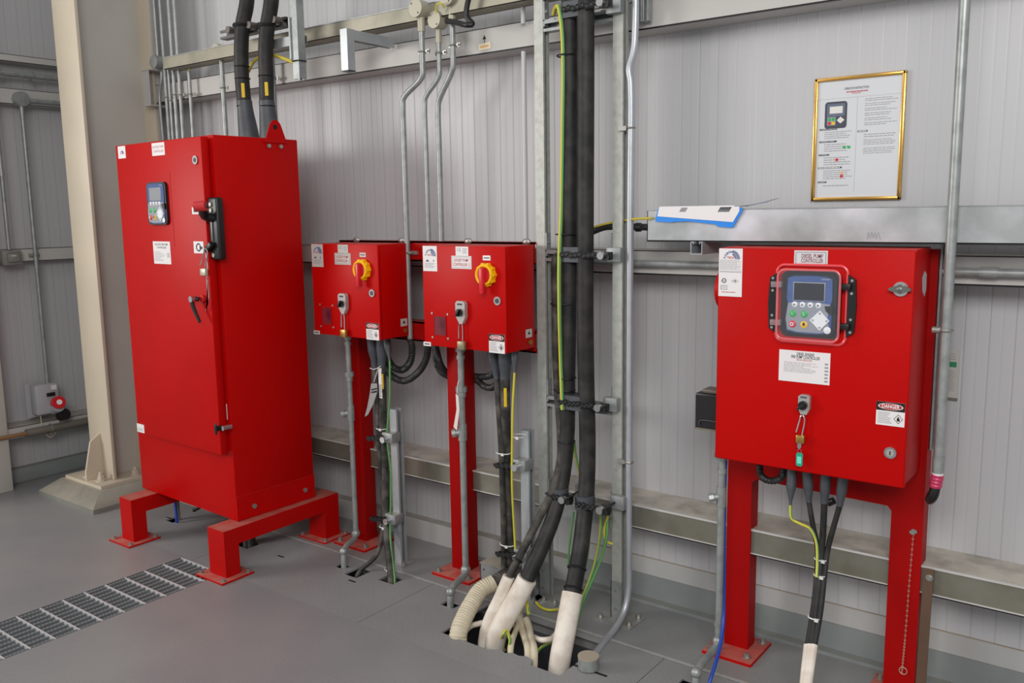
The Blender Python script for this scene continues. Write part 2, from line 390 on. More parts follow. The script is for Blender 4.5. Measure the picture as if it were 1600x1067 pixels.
struct('trim_12', girtx(-1.7, .30, .37, .16), GIRT)
struct('trim_13', girtx(-1.7, 2.50, 2.54, .12), GIRT)

# ------------------------------------------------------------------ floor cover plates with their cut-outs
def hole(px, py, w, d):
    p = at(px, py, z=0); return (p.x-w/2, p.x+w/2, p.y-d/2, p.y+d/2)
HBIG = (-2.15, -1.60, -.672, -.385)
HOLES = [HBIG, hole(536, 884, .06, .05), hole(560, 894, .08, .10), hole(611, 905, .09, .07), hole(704, 944, .07, .05),
         hole(272, 812, .07, .06), hole(384, 849, .13, .08), hole(366, 838, .05, .05), (-1.245, -1.11, -.545, -.44), (-.93, -.78, -.74, -.60)]
plate_labels = ['dusty grey chequer floor plate under the tall cabinet', 'grey chequer floor plate with several small cut-outs near the left red rack post',
                'grey chequer floor plate with the large ragged cable opening', 'grey chequer floor plate in front of the left leg of the diesel stand', 'grey chequer floor plate at the bottom right beneath the diesel box']
PG = 'chequer plates over the cable trench'
for i in range(5):
    x0, x1 = PX[i]+.0015, PX[i+1]-.0015
    m = cells(MB(), x0, x1, PY0+.0015, PY1-.002, [h for h in HOLES if h[1] > x0 and h[0] < x1], -.008, 0)
    root = thing('floor_plate', plate_labels[i], 'floor plate', ((x0+x1)/2, (PY0+PY1)/2, -.008), PG)
    m.build('plate', CHEQ, root)
    sl = MB()
    for fx in (.28, .72):
        cx = x0+(x1-x0)*fx
        if HBIG[0] < cx < HBIG[1]: continue
        sl.box(cx-.022, cx+.022, -.545, -.535, 0, .0006)
    sl.build('lifting_slot', HOLE, root)
# ragged painted lip in front of the opening
b = MB(); pts = [(-2.02, -.672), (-1.985, -.650), (-1.95, -.658), (-1.93, -.64), (-1.90, -.645), (-1.87, -.632), (-1.84, -.64), (-1.825, -.672)]
b.prism([(p[0]+.10, p[1]) for p in pts], 'z', -.004, .001)
tag(b.build('paint_patch', CHEQ), 'ragged grey paint patch at the front edge of the large cable opening', 'paint patch')

# drain grating
g = thing('floor_grating', 'long grey steel drain grating with bright cross bars set in the floor', 'grating', ((GX0+GX1)/2, (GY0+GY1)/2, -.03))
b = MB(); nb = 9
b.box(GX0, GX0+.005, GY0, GY1, -.03, 0).box(GX1-.005, GX1, GY0, GY1, -.03, 0)
b.build('edge_frame', GRATE, g)
pit = .0933
b = MB(); c = MB()
for k in range(nb):
    x = GX0+(GX1-GX0)*(k+.5)/nb
    b.box(x-.0186, x+.0186, GY0, GY1, -.02, -.014)
    b.box(x-.002, x+.002, GY0, GY1, -.03, -.004)
    y = GY0
    while y < GY1-.012:
        c.box(x-.0017, x+.0017, y, y+.009, -.004, -.0005); y += .0145
b.build('bearing_bar', GRATE, g); c.build('serration', mat('serration_worn', (170, 174, 170), .4, .3), g)
b = MB(); y = GY1-.004
while y > GY0:
    b.box(GX0+.004, GX1-.004, y-.005, y, -.02, .0006); y -= pit
b.build('cross_bar', GRATEB, g)

# ================================================================== BUILDING COLUMN (H section on a plinth)
cz = .11; cx0, cx1 = -5.005, -4.765; cy0, cy1 = -.53, -.09
c = thing('steel_column', 'wide pale grey painted steel H column standing on a bevelled plinth behind the tall cabinet', 'column', ((cx0+cx1)/2, (cy0+cy1)/2, 0))
xm = (cx0+cx1)/2
MB().box(cx0, cx1, cy0, cy0+.018, cz, 3.5, bev=.002).build('flange', COLM, c)
MB().box(cx0, cx1, cy1-.018, cy1, cz, 3.5, bev=.002).build('flange', COLM, c)
MB().box(xm-.008, xm+.008, cy0+.018, cy1-.018, cz, 3.5).build('web', mat('column_web', (184, 182, 174), .5, var=.2, scale=3), c)
px0, px1, py0, py1 = cx0-.12, cx1+.08, cy0-.13, cy1+.13
b = MB().box(px0+.02, px1-.02, py0+.02, py1-.02, cz-.018, cz)
b.build('base_plate', COLM, c)
v = [(px0-.09, py0-.09), (px1+.09, py0-.09), (px1+.09, py1), (px0-.09, py1)]; w = [(px0, py0), (px1, py0), (px1, py1), (px0, py1)]
b = MB(); bm = b.bm
A0 = [bm.verts.new((*p, 0)) for p in v]; A1 = [bm.verts.new((*p, .025)) for p in v]; A2 = [bm.verts.new((*p, cz-.018)) for p in w]
for P_, Q_ in ((A0, A1), (A1, A2)):
    for i in range(4): bm.faces.new((P_[i], P_[(i+1) % 4], Q_[(i+1) % 4], Q_[i]))
bm.faces.new(A2); bm.faces.new(A0[::-1])
b.build('plinth', CONC, c)
gus = lambda o, s: [(o, cz), (o+s*.10, cz), (o+s*.10, cz+.05), (o+s*.06, cz+.22), (o, cz+.26)]
MB().prism([(p[0], p[1]) for p in gus(cy0, -1)], 'x', xm-.007, xm+.007).build('gusset', COLM, c)
MB().prism([(p[0], p[1]) for p in gus(xm+.008, 1)], 'y', -.32, -.306).build('gusset', COLM, c)
for bx, by in ((xm+.07, cy0-.05), (xm-.07, cy0-.05), (cx1+.0, -.40), (cx1, -.2)):
    b = MB(); b.cyl((bx, by, cz), (bx, by, cz+.05), .011); hexbolt(b, (bx, by, cz), (0, 0, 1), .02, .03); b.build('anchor_bolt', COLM, c)
# near column at the far left edge
b = MB().box(-5.58, -5.42, -1.02, -.80, 0, 3.5, bev=.004)
q = tag(b.build('square_post', mat('post_paint', (190, 188, 180), .5, var=.2)), 'white painted square post at the far left edge beside the left wall', 'post')

# ================================================================== things on the left wall
def saddle(mb, c, r, nrm=(0, -1, 0), along=(0, 0, 1)):
    c = Vector(c); mb.ring(c, along, r+.002, .0035, 14, 6); return mb
X5 = XL+.125
j = at(35, 155, x=X5); k0 = at(35, 165, x=X5); k1 = at(73, 600, x=X5); xx = (k0.y+k1.y)/2
t = thing('conduit_drop', 'thin conduit dropping from a round junction box to the industrial socket', 'conduit', (X5, xx, k1.z))
MB().cyl((X5, xx, k0.z), (X5, xx, k1.z), .0125).build('tube', CONDUIT, t)
MB().cyl((X5-.03, xx, j.z), (X5+.02, xx, j.z), .042, n=28).build('junction_box', CONDUIT, t)
MB().cyl((X5, xx+.02, j.z-.005), (X5, WY, j.z-.005), .0125).build('side_tube', CONDUIT, t)
b = MB(); saddle(b, (X5, xx, 1.38), .013); b.box(X5-.025, X5-.012, xx-.03, xx+.03, 1.37, 1.39); b.build('saddle', STEEL, t)
k0 = at(2, 270, x=X5); k1 = at(14, 390, x=X5); yy = k1.y
t = thing('conduit_drop', 'thin galvanised conduit running down to the square switch box at the far left', 'conduit', (X5, yy, k1.z))
MB().cyl((X5, yy, 3.0), (X5, yy, k1.z), .0115).build('tube', CONDUIT, t)
b = MB(); b.cyl((X5, yy, k0.z-.02), (X5, yy, k0.z+.02), .015).build('coupling', CONDUIT, t)
p = at(18, 402, x=X5)
t = thing('switch_box', 'square grey switch box on the left wall girt under a conduit', 'switch', (X5, p.y, p.z))
MB().box(X5-.025, X5+.025, p.y-.06, p.y+.05, p.z-.045, p.z+.04, bev=.006).build('housing', BOXG, t)
MB().box(X5+.025, X5+.034, p.y-.035, p.y+.035, p.z-.028, p.z+.026, bev=.008).build('rocker', BOXG, t)
MB().box(X5+.034, X5+.035, p.y-.015, p.y+.012, p.z+.006, p.z+.014).build('marking', PAPER2, t)
t = thing('conduit_drop', 'long horizontal conduit lying along the top girt of the left wall', 'conduit', (XL+.12, -.8, 2.43))
MB().cyl((XL+.12, -1.7, 2.43), (XL+.12, WY, 2.43), .016).build('tube', CONDUIT, t)
b = MB()
for yy_ in (-.44, -.62): saddle(b, (XL+.12, yy_, 2.43), .016, along=(0, 1, 0)); b.box(XL+.09, XL+.13, yy_-.01, yy_+.01, 2.40, 2.414)
b.build('saddle', STEEL, t)
# industrial socket
X6 = XL+.13; p = at(70, 620, x=X6); sy, sz = p.y, p.z
t = thing('industrial_socket', 'grey industrial power socket with a red flap and black cap on the left wall ledge', 'socket', (X6, sy, sz-.1))
MB().box(X6-.03, X6+.05, sy-.075, sy+.065, sz-.10, sz+.085, bev=.012).build('housing', SOCKET, t)
MB().box(X6-.035, X6-.03, sy-.10, sy+.08, sz-.12, sz+.09).build('back_plate', SOCKET, t)
MB().obox((X6+.055, sy+.012, sz+.02), .012, .05, .022, bev=.003).build('switch_lever', BLACK, t)
MB().obox((X6+.053, sy+.035, sz+.06), .004, .03, .028).build('sticker', PAPER, t)
b = MB().cyl((X6+.04, sy+.03, sz-.075), (X6+.10, sy+.03, sz-.05), .036, n=24); b.build('socket_collar', SOCKET, t)
b = MB().cyl((X6+.08, sy+.03, sz-.035), (X6+.12, sy+.028, sz-.024), .038, n=24); fl_ = b.build('flap', BTNR, t)
MB().cyl((X6+.118, sy+.028, sz-.025), (X6+.124, sy+.027, sz-.022), .016).build('flap_emblem', PAPER, fl_)
MB().cyl((X6+.06, sy+.055, sz-.12), (X6+.11, sy+.065, sz-.105), .033, n=24).build('screw_cap', BLACK, t)
MB().tube([(X6+.03, sy-.05, sz-.10), (X6+.04, sy-.045, sz-.19), (X6+.045, sy-.01, sz-.245), (X6+.05, sy+.03, sz-.21), (X6+.06, sy+.045, sz-.12)], .0025, 6).build('cap_tether', CREAM, t)
# pipe along the lower ledge of left wall
t = thing('supply_pipe', 'dusty steel pipe with a clamp running along the left wall ledge', 'pipe', (XL+.19, -.7, .35))
MB().cyl((XL+.195, -.705, .33), (XL+.195, -.02, .33), .024).build('tube', mat('pipe_dusty', (128, 124, 114), .5, .4, var=.6), t)
MB().cyl((XL+.195, -1.2, .33), (XL+.195, -.70, .33), .012).build('thin_tube', mat('pipe_copper', (150, 116, 80), .5, .4), t)
b = MB(); saddle(b, (XL+.195, -.56, .33), .026, along=(0, 1, 0)); b.box(XL+.16, XL+.2, -.575, -.545, .29, .305); b.build('clamp', STEEL, t)

# ================================================================== TALL CABINET
TH = math.radians(-1.8)
CR = at(371, 815, z=.225); CRx, CRy = CR.x, CR.y
cab = thing('pump_controller_cabinet', 'tall red electric pump controller cabinet with a side lever handle standing on a red stand', 'cabinet', (CRx, CRy, .225), rz=TH)
OFF[cab.name] = Vector((0, 0, 0))                    # parts are written in the cabinet's own axes
Rm = Matrix.Rotation(-TH, 3, 'Z')
def lc(px, py, y=None, x=None):
    """same measurement, in the cabinet's own axes"""
    o = Rm @ (CAM-Vector((CRx, CRy, .225))); d = Rm @ ray(px, py)
    t = (y-o.y)/d.y if y is not None else (x-o.x)/d.x
    return o+d*t
W_, D_, H_ = .83, .44, 1.715
DY = -.048                                            # face of the door
MB().box(-W_, 0, 0, D_, 0, H_, bev=.004).build('body', RED, cab)
dl, dr = lc(183, 232, y=DY).x, lc(313, 213, y=DY).x; dz0 = (lc(345, 712, y=DY).z+lc(216, 680, y=DY).z)/2
dz0 = lc(343, 711, y=DY).z
door = MB().box(dl, dr, DY, -.012, dz0, H_-.008, bev=.004).build('door', RED, cab)
MB().box(dl+.01, dr-.01, -.012, 0, dz0+.01, H_-.018).build('door_gasket', REDF, door)
MB().box(-.006, .003, 0, D_, -.0, .11).box(-.006, .0035, 0, D_, .108, .112).build('plinth_panel', RED, cab)
for py_ in (.09, D_-.06):
    b = MB(); b.cyl((.003, py_, .05), (.010, py_, .05), .011, n=16).build('bolt', STEEL, cab)
b = MB()  # lifting lug
bz = H_
cyy = lc(428, 215, x=0).y
b.prism([(cyy-.06, bz-.02), (cyy+.06, bz-.02), (cyy+.06, bz+.0), (cyy+.035, bz+.065), (cyy+.02, bz+.08), (cyy-.005, bz+.08), (cyy-.022, bz+.06), (cyy-.045, bz)], 'x', .001, .006)
lug = b.build('lifting_lug', RED, cab)
MB().cyl((.0055, cyy+.005, bz+.05), (.0065, cyy+.005, bz+.05), .011).build('lug_hole', HOLE, lug)
for q_ in (-.035, .03): MB().cyl((.004, cyy+q_, bz-.035), (.012, cyy+q_, bz-.035), .009, n=14).build('bolt', STEEL, cab)
def P4(px0, py0, px1, py1, y): a = lc(px0, py0, y=y); c_ = lc(px1, py1, y=y); return min(a.x, c_.x), max(a.x, c_.x), min(a.z, c_.z), max(a.z, c_.z)
def stick(parent, px0, py0, px1, py1, y, name='sticker', m=None, bev=0, loc=P4):
    x0, x1, z0, z1 = loc(px0, py0, px1, py1, y); o = MB().box(x0, x1, y-.0012, y, z0, z1).build(name, m or PAPER, parent); return o, (x0, x1, z0, z1)
def logo(parent, x0, x1, z0, z1, y, nm='maker_mark'):
    """fan mark: arc of letters, rays to the right, short red word below"""
    w, h = x1-x0, z1-z0; cx, cz = x0+w*.52, z0; R = min(w*.46, h*.92)
    b = MB(); word = 'TORNA'
    for i, ch in enumerate(word):
        a = math.radians(172-i*22); b.text(ch, R*.42, cx+R*.85*math.cos(a), cz+R*.85*math.sin(a), y, rot=a-PI/2, bold=.0004)
    for i in range(9):
        a0 = math.radians(78-i*9); a1 = a0-math.radians(6)
        for q0, q1 in ((.45, .68), (.72, 1.08)):
            b.prism([(cx+R*q0*math.cos(a0), cz+R*q0*math.sin(a0)), (cx+R*q1*math.cos(a0), cz+R*q1*math.sin(a0)), (cx+R*q1*math.cos(a1), cz+R*q1*math.sin(a1)), (cx+R*q0*math.cos(a1), cz+R*q0*math.sin(a1))], 'y', y-.0003, y)
    b.build(nm, INKB, parent)
    MB().text('TECH', R*.36, cx-R*.1, cz+R*.14, y, bold=.0003).build('maker_word', INKR, parent)
dd = DY-.0002
o, r = stick(door, 184, 229, 197, 247, DY-.0001); logo(o, r[0]+.006, r[1]-.004, r[2]+.02, r[3]-.02, DY-.0015)
o, r = stick(door, 237, 224, 258, 242, DY-.0001, 'name_label'); x0, x1, z0, z1 = r
MB().text('ELECTRIC PUMP', .0145, (x0+x1)/2, z0+(z1-z0)*.66, DY-.0015, sx=.9, fit=(x1-x0)*.86).text('CONTROLLER', .0145, (x0+x1)/2, z0+(z1-z0)*.33, DY-.0015, sx=.9, fit=(x1-x0)*.8).build('lettering', INKR, o)
b = MB(); p = lc(306, 250, y=DY); b.cyl((p.x, DY-.006, p.z), (p.x, DY, p.z), .019, n=24); o = b.build('door_lock', CHROME, door)
MB().cyl((p.x, DY-.0075, p.z), (p.x, DY-.005, p.z), .009).build('keyhole', INK, o)
# recessed seam line on door
x0, x1, z0, z1 = P4(269.5, 269, 271.5, 368, DY); MB().box(x0, x0+.004, DY-.0006, DY, z0-.05, z1).build('panel_seam', REDF, door)

def controller(parent, x0, x1, z0, z1, y, cover=True, local=False):
    """operator panel: dark bezel, screen, function buttons, start/stop keys, arrow pad"""
    w, h = x1-x0, z1-z0; X = lambda u: x0+w*u; Z = lambda v_: z0+h*v_
    def rr(ax, bx, az, bz_, rd, n=6):
        pts = []
        for cx_, cz_, a0 in ((bx-rd, bz_-rd, 0), (ax+rd, bz_-rd, 90), (ax+rd, az+rd, 180), (bx-rd, az+rd, 270)):
            for i in range(n+1): a = math.radians(a0+90*i/n); pts.append((cx_+rd*math.cos(a), cz_+rd*math.sin(a)))
        return pts
    mod = MB().prism(rr(x0, x1, z0, z1, w*.14), 'y', y-.012, y).build('operator_panel', BLACK, parent)
    body = [(.08, .93), (.2, .965), (.5, .975), (.8, .965), (.92, .93), (.93, .6), (.9, .5), (.93, .3), (.92, .06), (.75, .03), (.5, .02), (.25, .03), (.08, .06), (.07, .3), (.1, .5), (.07, .6)]
    MB().prism([(X(a), Z(c_)) for a, c_ in body], 'y', y-.015, y-.011).build('face', CBLUE, mod)
    low = [(.1, .52), (.3, .545), (.7, .545), (.9, .52), (.86, .3), (.9, .08), (.7, .045), (.3, .045), (.1, .08), (.06, .25)]
    MB().prism([(X(a), Z(c_)) for a, c_ in low], 'y', y-.0165, y-.0149).build('keypad', CGREY, mod)
    MB().box(X(.19), X(.80), y-.017, y-.015, Z(.56), Z(.87), bev=.001).build('screen_frame', CGREY, mod)
    MB().box(X(.21), X(.78), y-.0178, y-.016, Z(.575), Z(.855)).build('screen', SCREEN if cover else SCREENG, mod)
    def btn(u, v_, r, m, sy=1): MB().sph((X(u), y-.0165, Z(v_)), r*w, 1, .25, 1, 20).build('button', m, mod)
    for i in range(4): btn(.23+i*.15, .50, .055, BTNW)
    b_ = MB()
    for i in range(4): b_.box(X(.215+i*.15), X(.245+i*.15), y-.0225, y-.0215, Z(.49), Z(.51))
    b_.build('button_symbol', INK, mod)
    btn(.2, .345, .07, BTNG); btn(.42, .345, .07, BTNG); btn(.2, .17, .07, BTNR); btn(.42, .17, .07, BTNY)
    b_ = MB().text('1', h*.07, X(.2), Z(.345), y-.024).text('2', h*.07, X(.42), Z(.345), y-.024).text('O', h*.08, X(.2), Z(.17), y-.024, bold=.0006); b_.build('button_symbol', BTNW, mod)
    b_ = MB().box(X(.41), X(.45), y-.0245, y-.024, Z(.16), Z(.21)); b_.build('button_symbol', BLK, mod)
    MB().prism([(X(.53), Z(.255)), (X(.72), Z(.42)), (X(.90), Z(.255)), (X(.72), Z(.09))], 'y', y-.020, y-.0155).build('arrow_pad', BTNW, mod)
    btn(.86, .1, .07, BTNW)
    b_ = MB()
    for u, v_ in ((.72, .37), (.72, .14), (.59, .255), (.85, .255)): b_.box(X(u)-w*.018, X(u)+w*.018, y-.0206, y-.0202, Z(v_)-w*.018, Z(v_)+w*.018)
    b_.build('arrow_mark', INKL, mod)
    MB().prism([(X(.8), Z(.49)), (X(.95), Z(.5)), (X(.96), Z(.36)), (X(.88), Z(.37)), (X(.82), Z(.42))], 'y', y-.0185, y-.015).build('usb_cap', BLACK, mod)
    bars(MB(), X(.72), X(.88), Z(.91), Z(.935), y-.0153, 1, .8, .05, 77).build('panel_mark', CGREY, mod)
    return mod
x0, x1, z0, z1 = P4(231.5, 285.5, 266, 351, DY)
cm = controller(door, x0, x1, z0, z1, DY, cover=False)
b = MB()
for i in range(9): b.obox((x0+(x1-x0)*(.14+.09*i), DY-.0135, z1-.007), .006, .003, .006)
b.build('vent_slots', mat('slot_grey', (90, 90, 92), .5), cm)
o, r = stick(door, 239, 377, 268, 413, DY-.0001, 'rating_label'); x0, x1, z0, z1 = r
b = MB().text('ELECTRIC FIRE PUMP', .0125, (x0+x1)/2, z1-.014, DY-.0015, sx=.95, bold=.0002, fit=(x1-x0)*.84).text('CONTROLLER', .0125, (x0+x1)/2, z1-.028, DY-.0015, bold=.0002, fit=(x1-x0)*.6); b.build('lettering', INK, o)
bars(MB(), x0+.008, x0+(x1-x0)*.72, z0+.012, z1-.045, DY-.0013, 9, .35, .5, 2).build('small_print', INKL, o)
bars(MB(), x1-.03, x1-.006, z0+.03, z1-.05, DY-.0013, 12, .5, .1, 3).build('small_print', INKL, o)
o, r = stick(door, 302.5, 377, 319, 396, DY-.0001, 'padlock_sticker'); x0, x1, z0, z1 = r
MB().ring(((x0+x1)/2, DY-.0016, (z0+z1)/2), (0, 1, 0), (z1-z0)*.3, .003, 16, 4).box(x1-.03, x1-.008, DY-.0018, DY-.0012, (z0+z1)/2-.008, (z0+z1)/2+.004).build('symbol', INK, o)
o, r = stick(door, 300, 324, 313, 334.5, DY-.0001, 'lever_sticker'); x0, x1, z0, z1 = r
bars(MB(), x0+.012, x1-.012, z0+.006, z0+.022, DY-.0013, 1, .7, .05, 78).build('small_print', INK, o)
o, r = stick(door, 214, 661, 226, 677, DY-.0001, 'corner_sticker'); x0, x1, z0, z1 = r
bars(MB(), x0+.006, x1-.006, z0+.006, z1-.02, DY-.0013, 4, .4, .2, 5).build('small_print', INKL, o)
o, r = stick(cab, 345, 629, 356, 655.5, -.0001, 'side_sticker'); x0, x1, z0, z1 = r
bars(MB(), x0+.004, x1-.004, z0+.006, z1-.006, -.0013, 8, .5, .1, 6).build('small_print', INKR, o)
# side sticker at the foot of the right flank
p = lc(481.5, 749, x=.0); o = MB().box(0, .0012, p.y-.026, p.y+.026, p.z-.011, p.z+.011).build('flank_sticker', PAPER, cab)
MB().cyl((.001, p.y+.002, p.z), (.0018, p.y+.002, p.z), .006, n=3).build('symbol', BLK, o)
# side lever handle on body front strip
sx_ = lc(333, 340, y=-.002).x
h0 = lc(329, 313, y=-.01); h1 = lc(334, 402, y=-.01); hx = (h0.x+h1.x)/2
e0 = lc(325, 352, y=-.036).x; e1 = lc(340, 352, y=-.036).x; hx = (e0+e1)/2; h0 = lc(333, 308, y=-.036); h1 = lc(334, 406, y=-.036)
hb = MB().box(e0, e1, -.036, 0, h1.z, h0.z, bev=.010, seg=3).build('lever_base', BLACK, cab)
MB().box(hx-.012, hx+.002, -.042, -.034, h1.z+.08, h0.z-.10, bev=.002).build('lever_rail', mat('rail_grey', (96, 98, 98), .4, .3), hb)
for z_ in (h0.z-.03, h0.z-.055, h1.z+.02): MB().cyl((hx-.004, -.042, z_), (hx-.004, -.034, z_), .009, n=14).build('screw', STEEL, hb)
a1 = lc(331, 341, y=-.04); a2 = lc(305, 322, y=-.13)
lv = MB().tube([(hx, -.03, a1.z), (hx-.004, -.07, a1.z+.012), (a2.x+.03, a2.y+.02, a2.z+.006)], .019, 10, sub=5).build('lever_arm', BLACK, hb)
MB().cyl((a2.x+.04, a2.y+.025, a2.z), (a2.x-.0, a2.y, a2.z-.002), .021, n=16).build('lever_grip', mat('grip_red', (190, 40, 44), .4), lv)
q0 = lc(327, 386, y=-.05); MB().obox((q0.x, -.050, q0.z), .050, .022, .022, (0, math.radians(-35), 0), .003).build('hasp', BLACK, hb)
# lower swivel handle on the door
g0 = lc(303, 467, y=DY-.03); g1 = lc(311, 503, y=DY-.045)
hd = MB().tube([(g0.x+.02, DY-.02, g0.z-.002), (g0.x+.004, DY-.034, g0.z), (g0.x+.002, DY-.04, g0.z-.02), (g1.x, DY-.042, g1.z)], .0105, 8, sub=4, rf=lambda u, l: 1-.35*u).build('swivel_handle', BLACK, door)
MB().cyl((g0.x+.003, DY-.05, g0.z), (g0.x+.003, DY-.02, g0.z), .014, n=16).build('handle_cap', CHROME, hd)
MB().cyl((g0.x+.03, DY-.012, g0.z), (g0.x+.03, DY, g0.z), .017, n=16).build('rose', mat('rose_red', (180, 24, 26), .4), hd)
for py_ in (450, 473):
    p = lc(338, py_, y=0); MB().cyl((p.x, -.003, p.z), (p.x, .001, p.z), .009, n=16).build('plug', BLK, cab)
# black wing clamp at the door foot
p = lc(341, 670, y=DY-.02)
cl = MB().box(dr-.01, dr+.045, DY-.006, DY+.002, p.z-.006, p.z+.006, bev=.002).build('door_clamp', BLACK, cab)
MB().cyl((dr+.012, DY-.022, p.z), (dr+.012, DY-.002, p.z), .012, n=12).build('clamp_boss', BLACK, cl)
MB().sph((dr+.012, DY-.026, p.z), .011, .8, .5, 2.6, 14).build('wing_nut', BLACK, cl)
MB().cyl((dr-.012, DY-.010, p.z-.004), (dr-.012, DY, p.z-.004), .011, n=18).build('clamp_stud', CHROME, cl)
MB().cyl((dr+.045, DY-.014, p.z+.004), (dr+.045, DY+.03, p.z+.004), .011, n=14).build('clamp_stud', CHROME, cl)

def cabw(x, y, z): return Vector((CRx, CRy, .225)) + Matrix.Rotation(TH, 3, 'Z') @ Vector((x, y, z))
def padlock(label, top, r_sh, drop, body, m, group=None, slant=.0, tg=None):
    """open-shackle padlock: U shackle hanging from a hasp, body at the long leg"""
    t = thing('padlock', label, 'padlock', top, group)
    x, y, z = top
    MB().tube([(x-r_sh-slant, y-.002, z-drop*.82), (x-r_sh*.9, y, z-.012), (x-r_sh*.5, y, z+.002), (x+r_sh*.4, y, z+.003), (x+r_sh*.9, y, z-.01), (x+r_sh-slant*.9, y-.002, z-drop)], .0026, 8, sub=5).build('shackle', CHROME, t)
    bw, bh = body; cx, cz = x+r_sh-slant*.9-bw*.15, z-drop-bh/2+.004
    o = MB().box(cx-bw/2, cx+bw/2, y-.010, y+.006, cz-bh/2, cz+bh/2, bev=.003).build('lock_body', m, t)
    return t, (cx, y, cz-bh/2)
p = cabw(*lc(321, 390, y=DY-.02)); t, _ = padlock('silver padlock with open shackle hanging from the tall cabinet side lever', (p.x, p.y, p.z), .014, .085, (.038, .030), mat('lock_pale', (196, 190, 170), .35, .4), slant=.03)
# long cord with tag hanging from the lever
c0 = cabw(*lc(321, 396, y=DY-.014)); c1 = cabw(*lc(323, 434, y=DY-.014)); c2 = cabw(*lc(321, 484, y=DY-.014))
t = thing('hanging_tag', 'thin white cord with a narrow grey tag strip hanging beside the tall cabinet door edge', 'tag', tuple(c0))
MB().tube([c0, (c0.x+.008, c0.y, (c0.z+c1.z)/2), c1], .0016, 6).build('cord', WHT, t)
MB().prism([(c1.x-.006, c1.z), (c1.x+.008, c1.z-.01), (c1.x+.010, c1.z-.08), (c2.x+.004, c2.z-.005), (c2.x, c2.z), (c1.x, c1.z-.11)], 'y', c1.y-.001, c1.y).build('strip', mat('tag_strip', (150, 110, 108), .5), t)

# ------------------------------------------------------------------ cabinet stand: two portal frames
st = thing('cabinet_stand', 'red square tube stand with four feet carrying the tall cabinet', 'stand', (CRx-.35, CRy+.2, 0))
T_ = .075
def portal(x0, x1, lab):
    y0, y1 = CRy-.115, CRy+D_+.11
    z1 = .223
    pr = [(y0, 0.008), (y0, z1), (y1, z1), (y1, .008), (y1-T_-.015, .008), (y1-T_-.015, z1-T_), (y0+T_, z1-T_), (y0+T_, .008)]
    MB().prism(pr, 'x', x0, x1).build('portal_frame', REDD, st)
    for yc in (y0+T_/2, y1-T_/2-.007):
        o = MB().box(x0-.045, x1+.035, yc-.085, yc+.085, 0, .009, bev=.001).build('foot_plate', REDD, st)
        for ax, ay in ((x0-.03, yc-.065), (x1+.018, yc-.065), (x1+.018, yc+.065)):
            hexbolt(MB(), (ax, ay, .009), (0, 0, 1), .008, .014).build('foot_bolt', STEEL, o)
portal(-3.372, -3.252, 0); portal(-4.11, -4.005, 1)

# ================================================================== JOCKEY PUMP STAND AND CONTROLLERS
JF = -.40; JB = -.215
js = thing('controller_rack', 'red steel rack of two posts and two cross channels carrying the jockey pump boxes', 'rack', (-2.6, -.16, 0))
for (x0, x1, z) in ((-3.153, -2.026, 1.388), (-3.153, -2.026, 1.033)):
    MB().box(x0, x1, -.20, -.194, z, z+.088).box(x0, x1, -.20, -.13, z+.080, z+.088).box(x0, x1, -.20, -.13, z, z+.007).build('cross_channel', REDF, js)
for x0 in (-3.153, -2.508):
    MB().box(x0, x0+.093, -.192, -.115, .010, 1.46, bev=.003).build('post', REDF, js)
    xb0 = x0-.04; pl = MB().box(xb0, x0+.175, -.285, -.06, .001, .012, bev=.001).build('base_plate', REDD, js)
    for ax, ay in ((xb0+.03, -.10), (x0+.145, -.25), (x0+.145, -.09), (xb0+.02, -.26)):
        hexbolt(MB(), (ax, ay, .012), (0, 0, 1), .010, .018).build('anchor_bolt', STEEL, pl)
for x_ in (-3.03, -2.74, -2.36, -2.06):
    MB().sph((x_, -.205, 1.478), .017, 1.2, .6, .8, 12).build('mounting_bolt', STEEL, js)

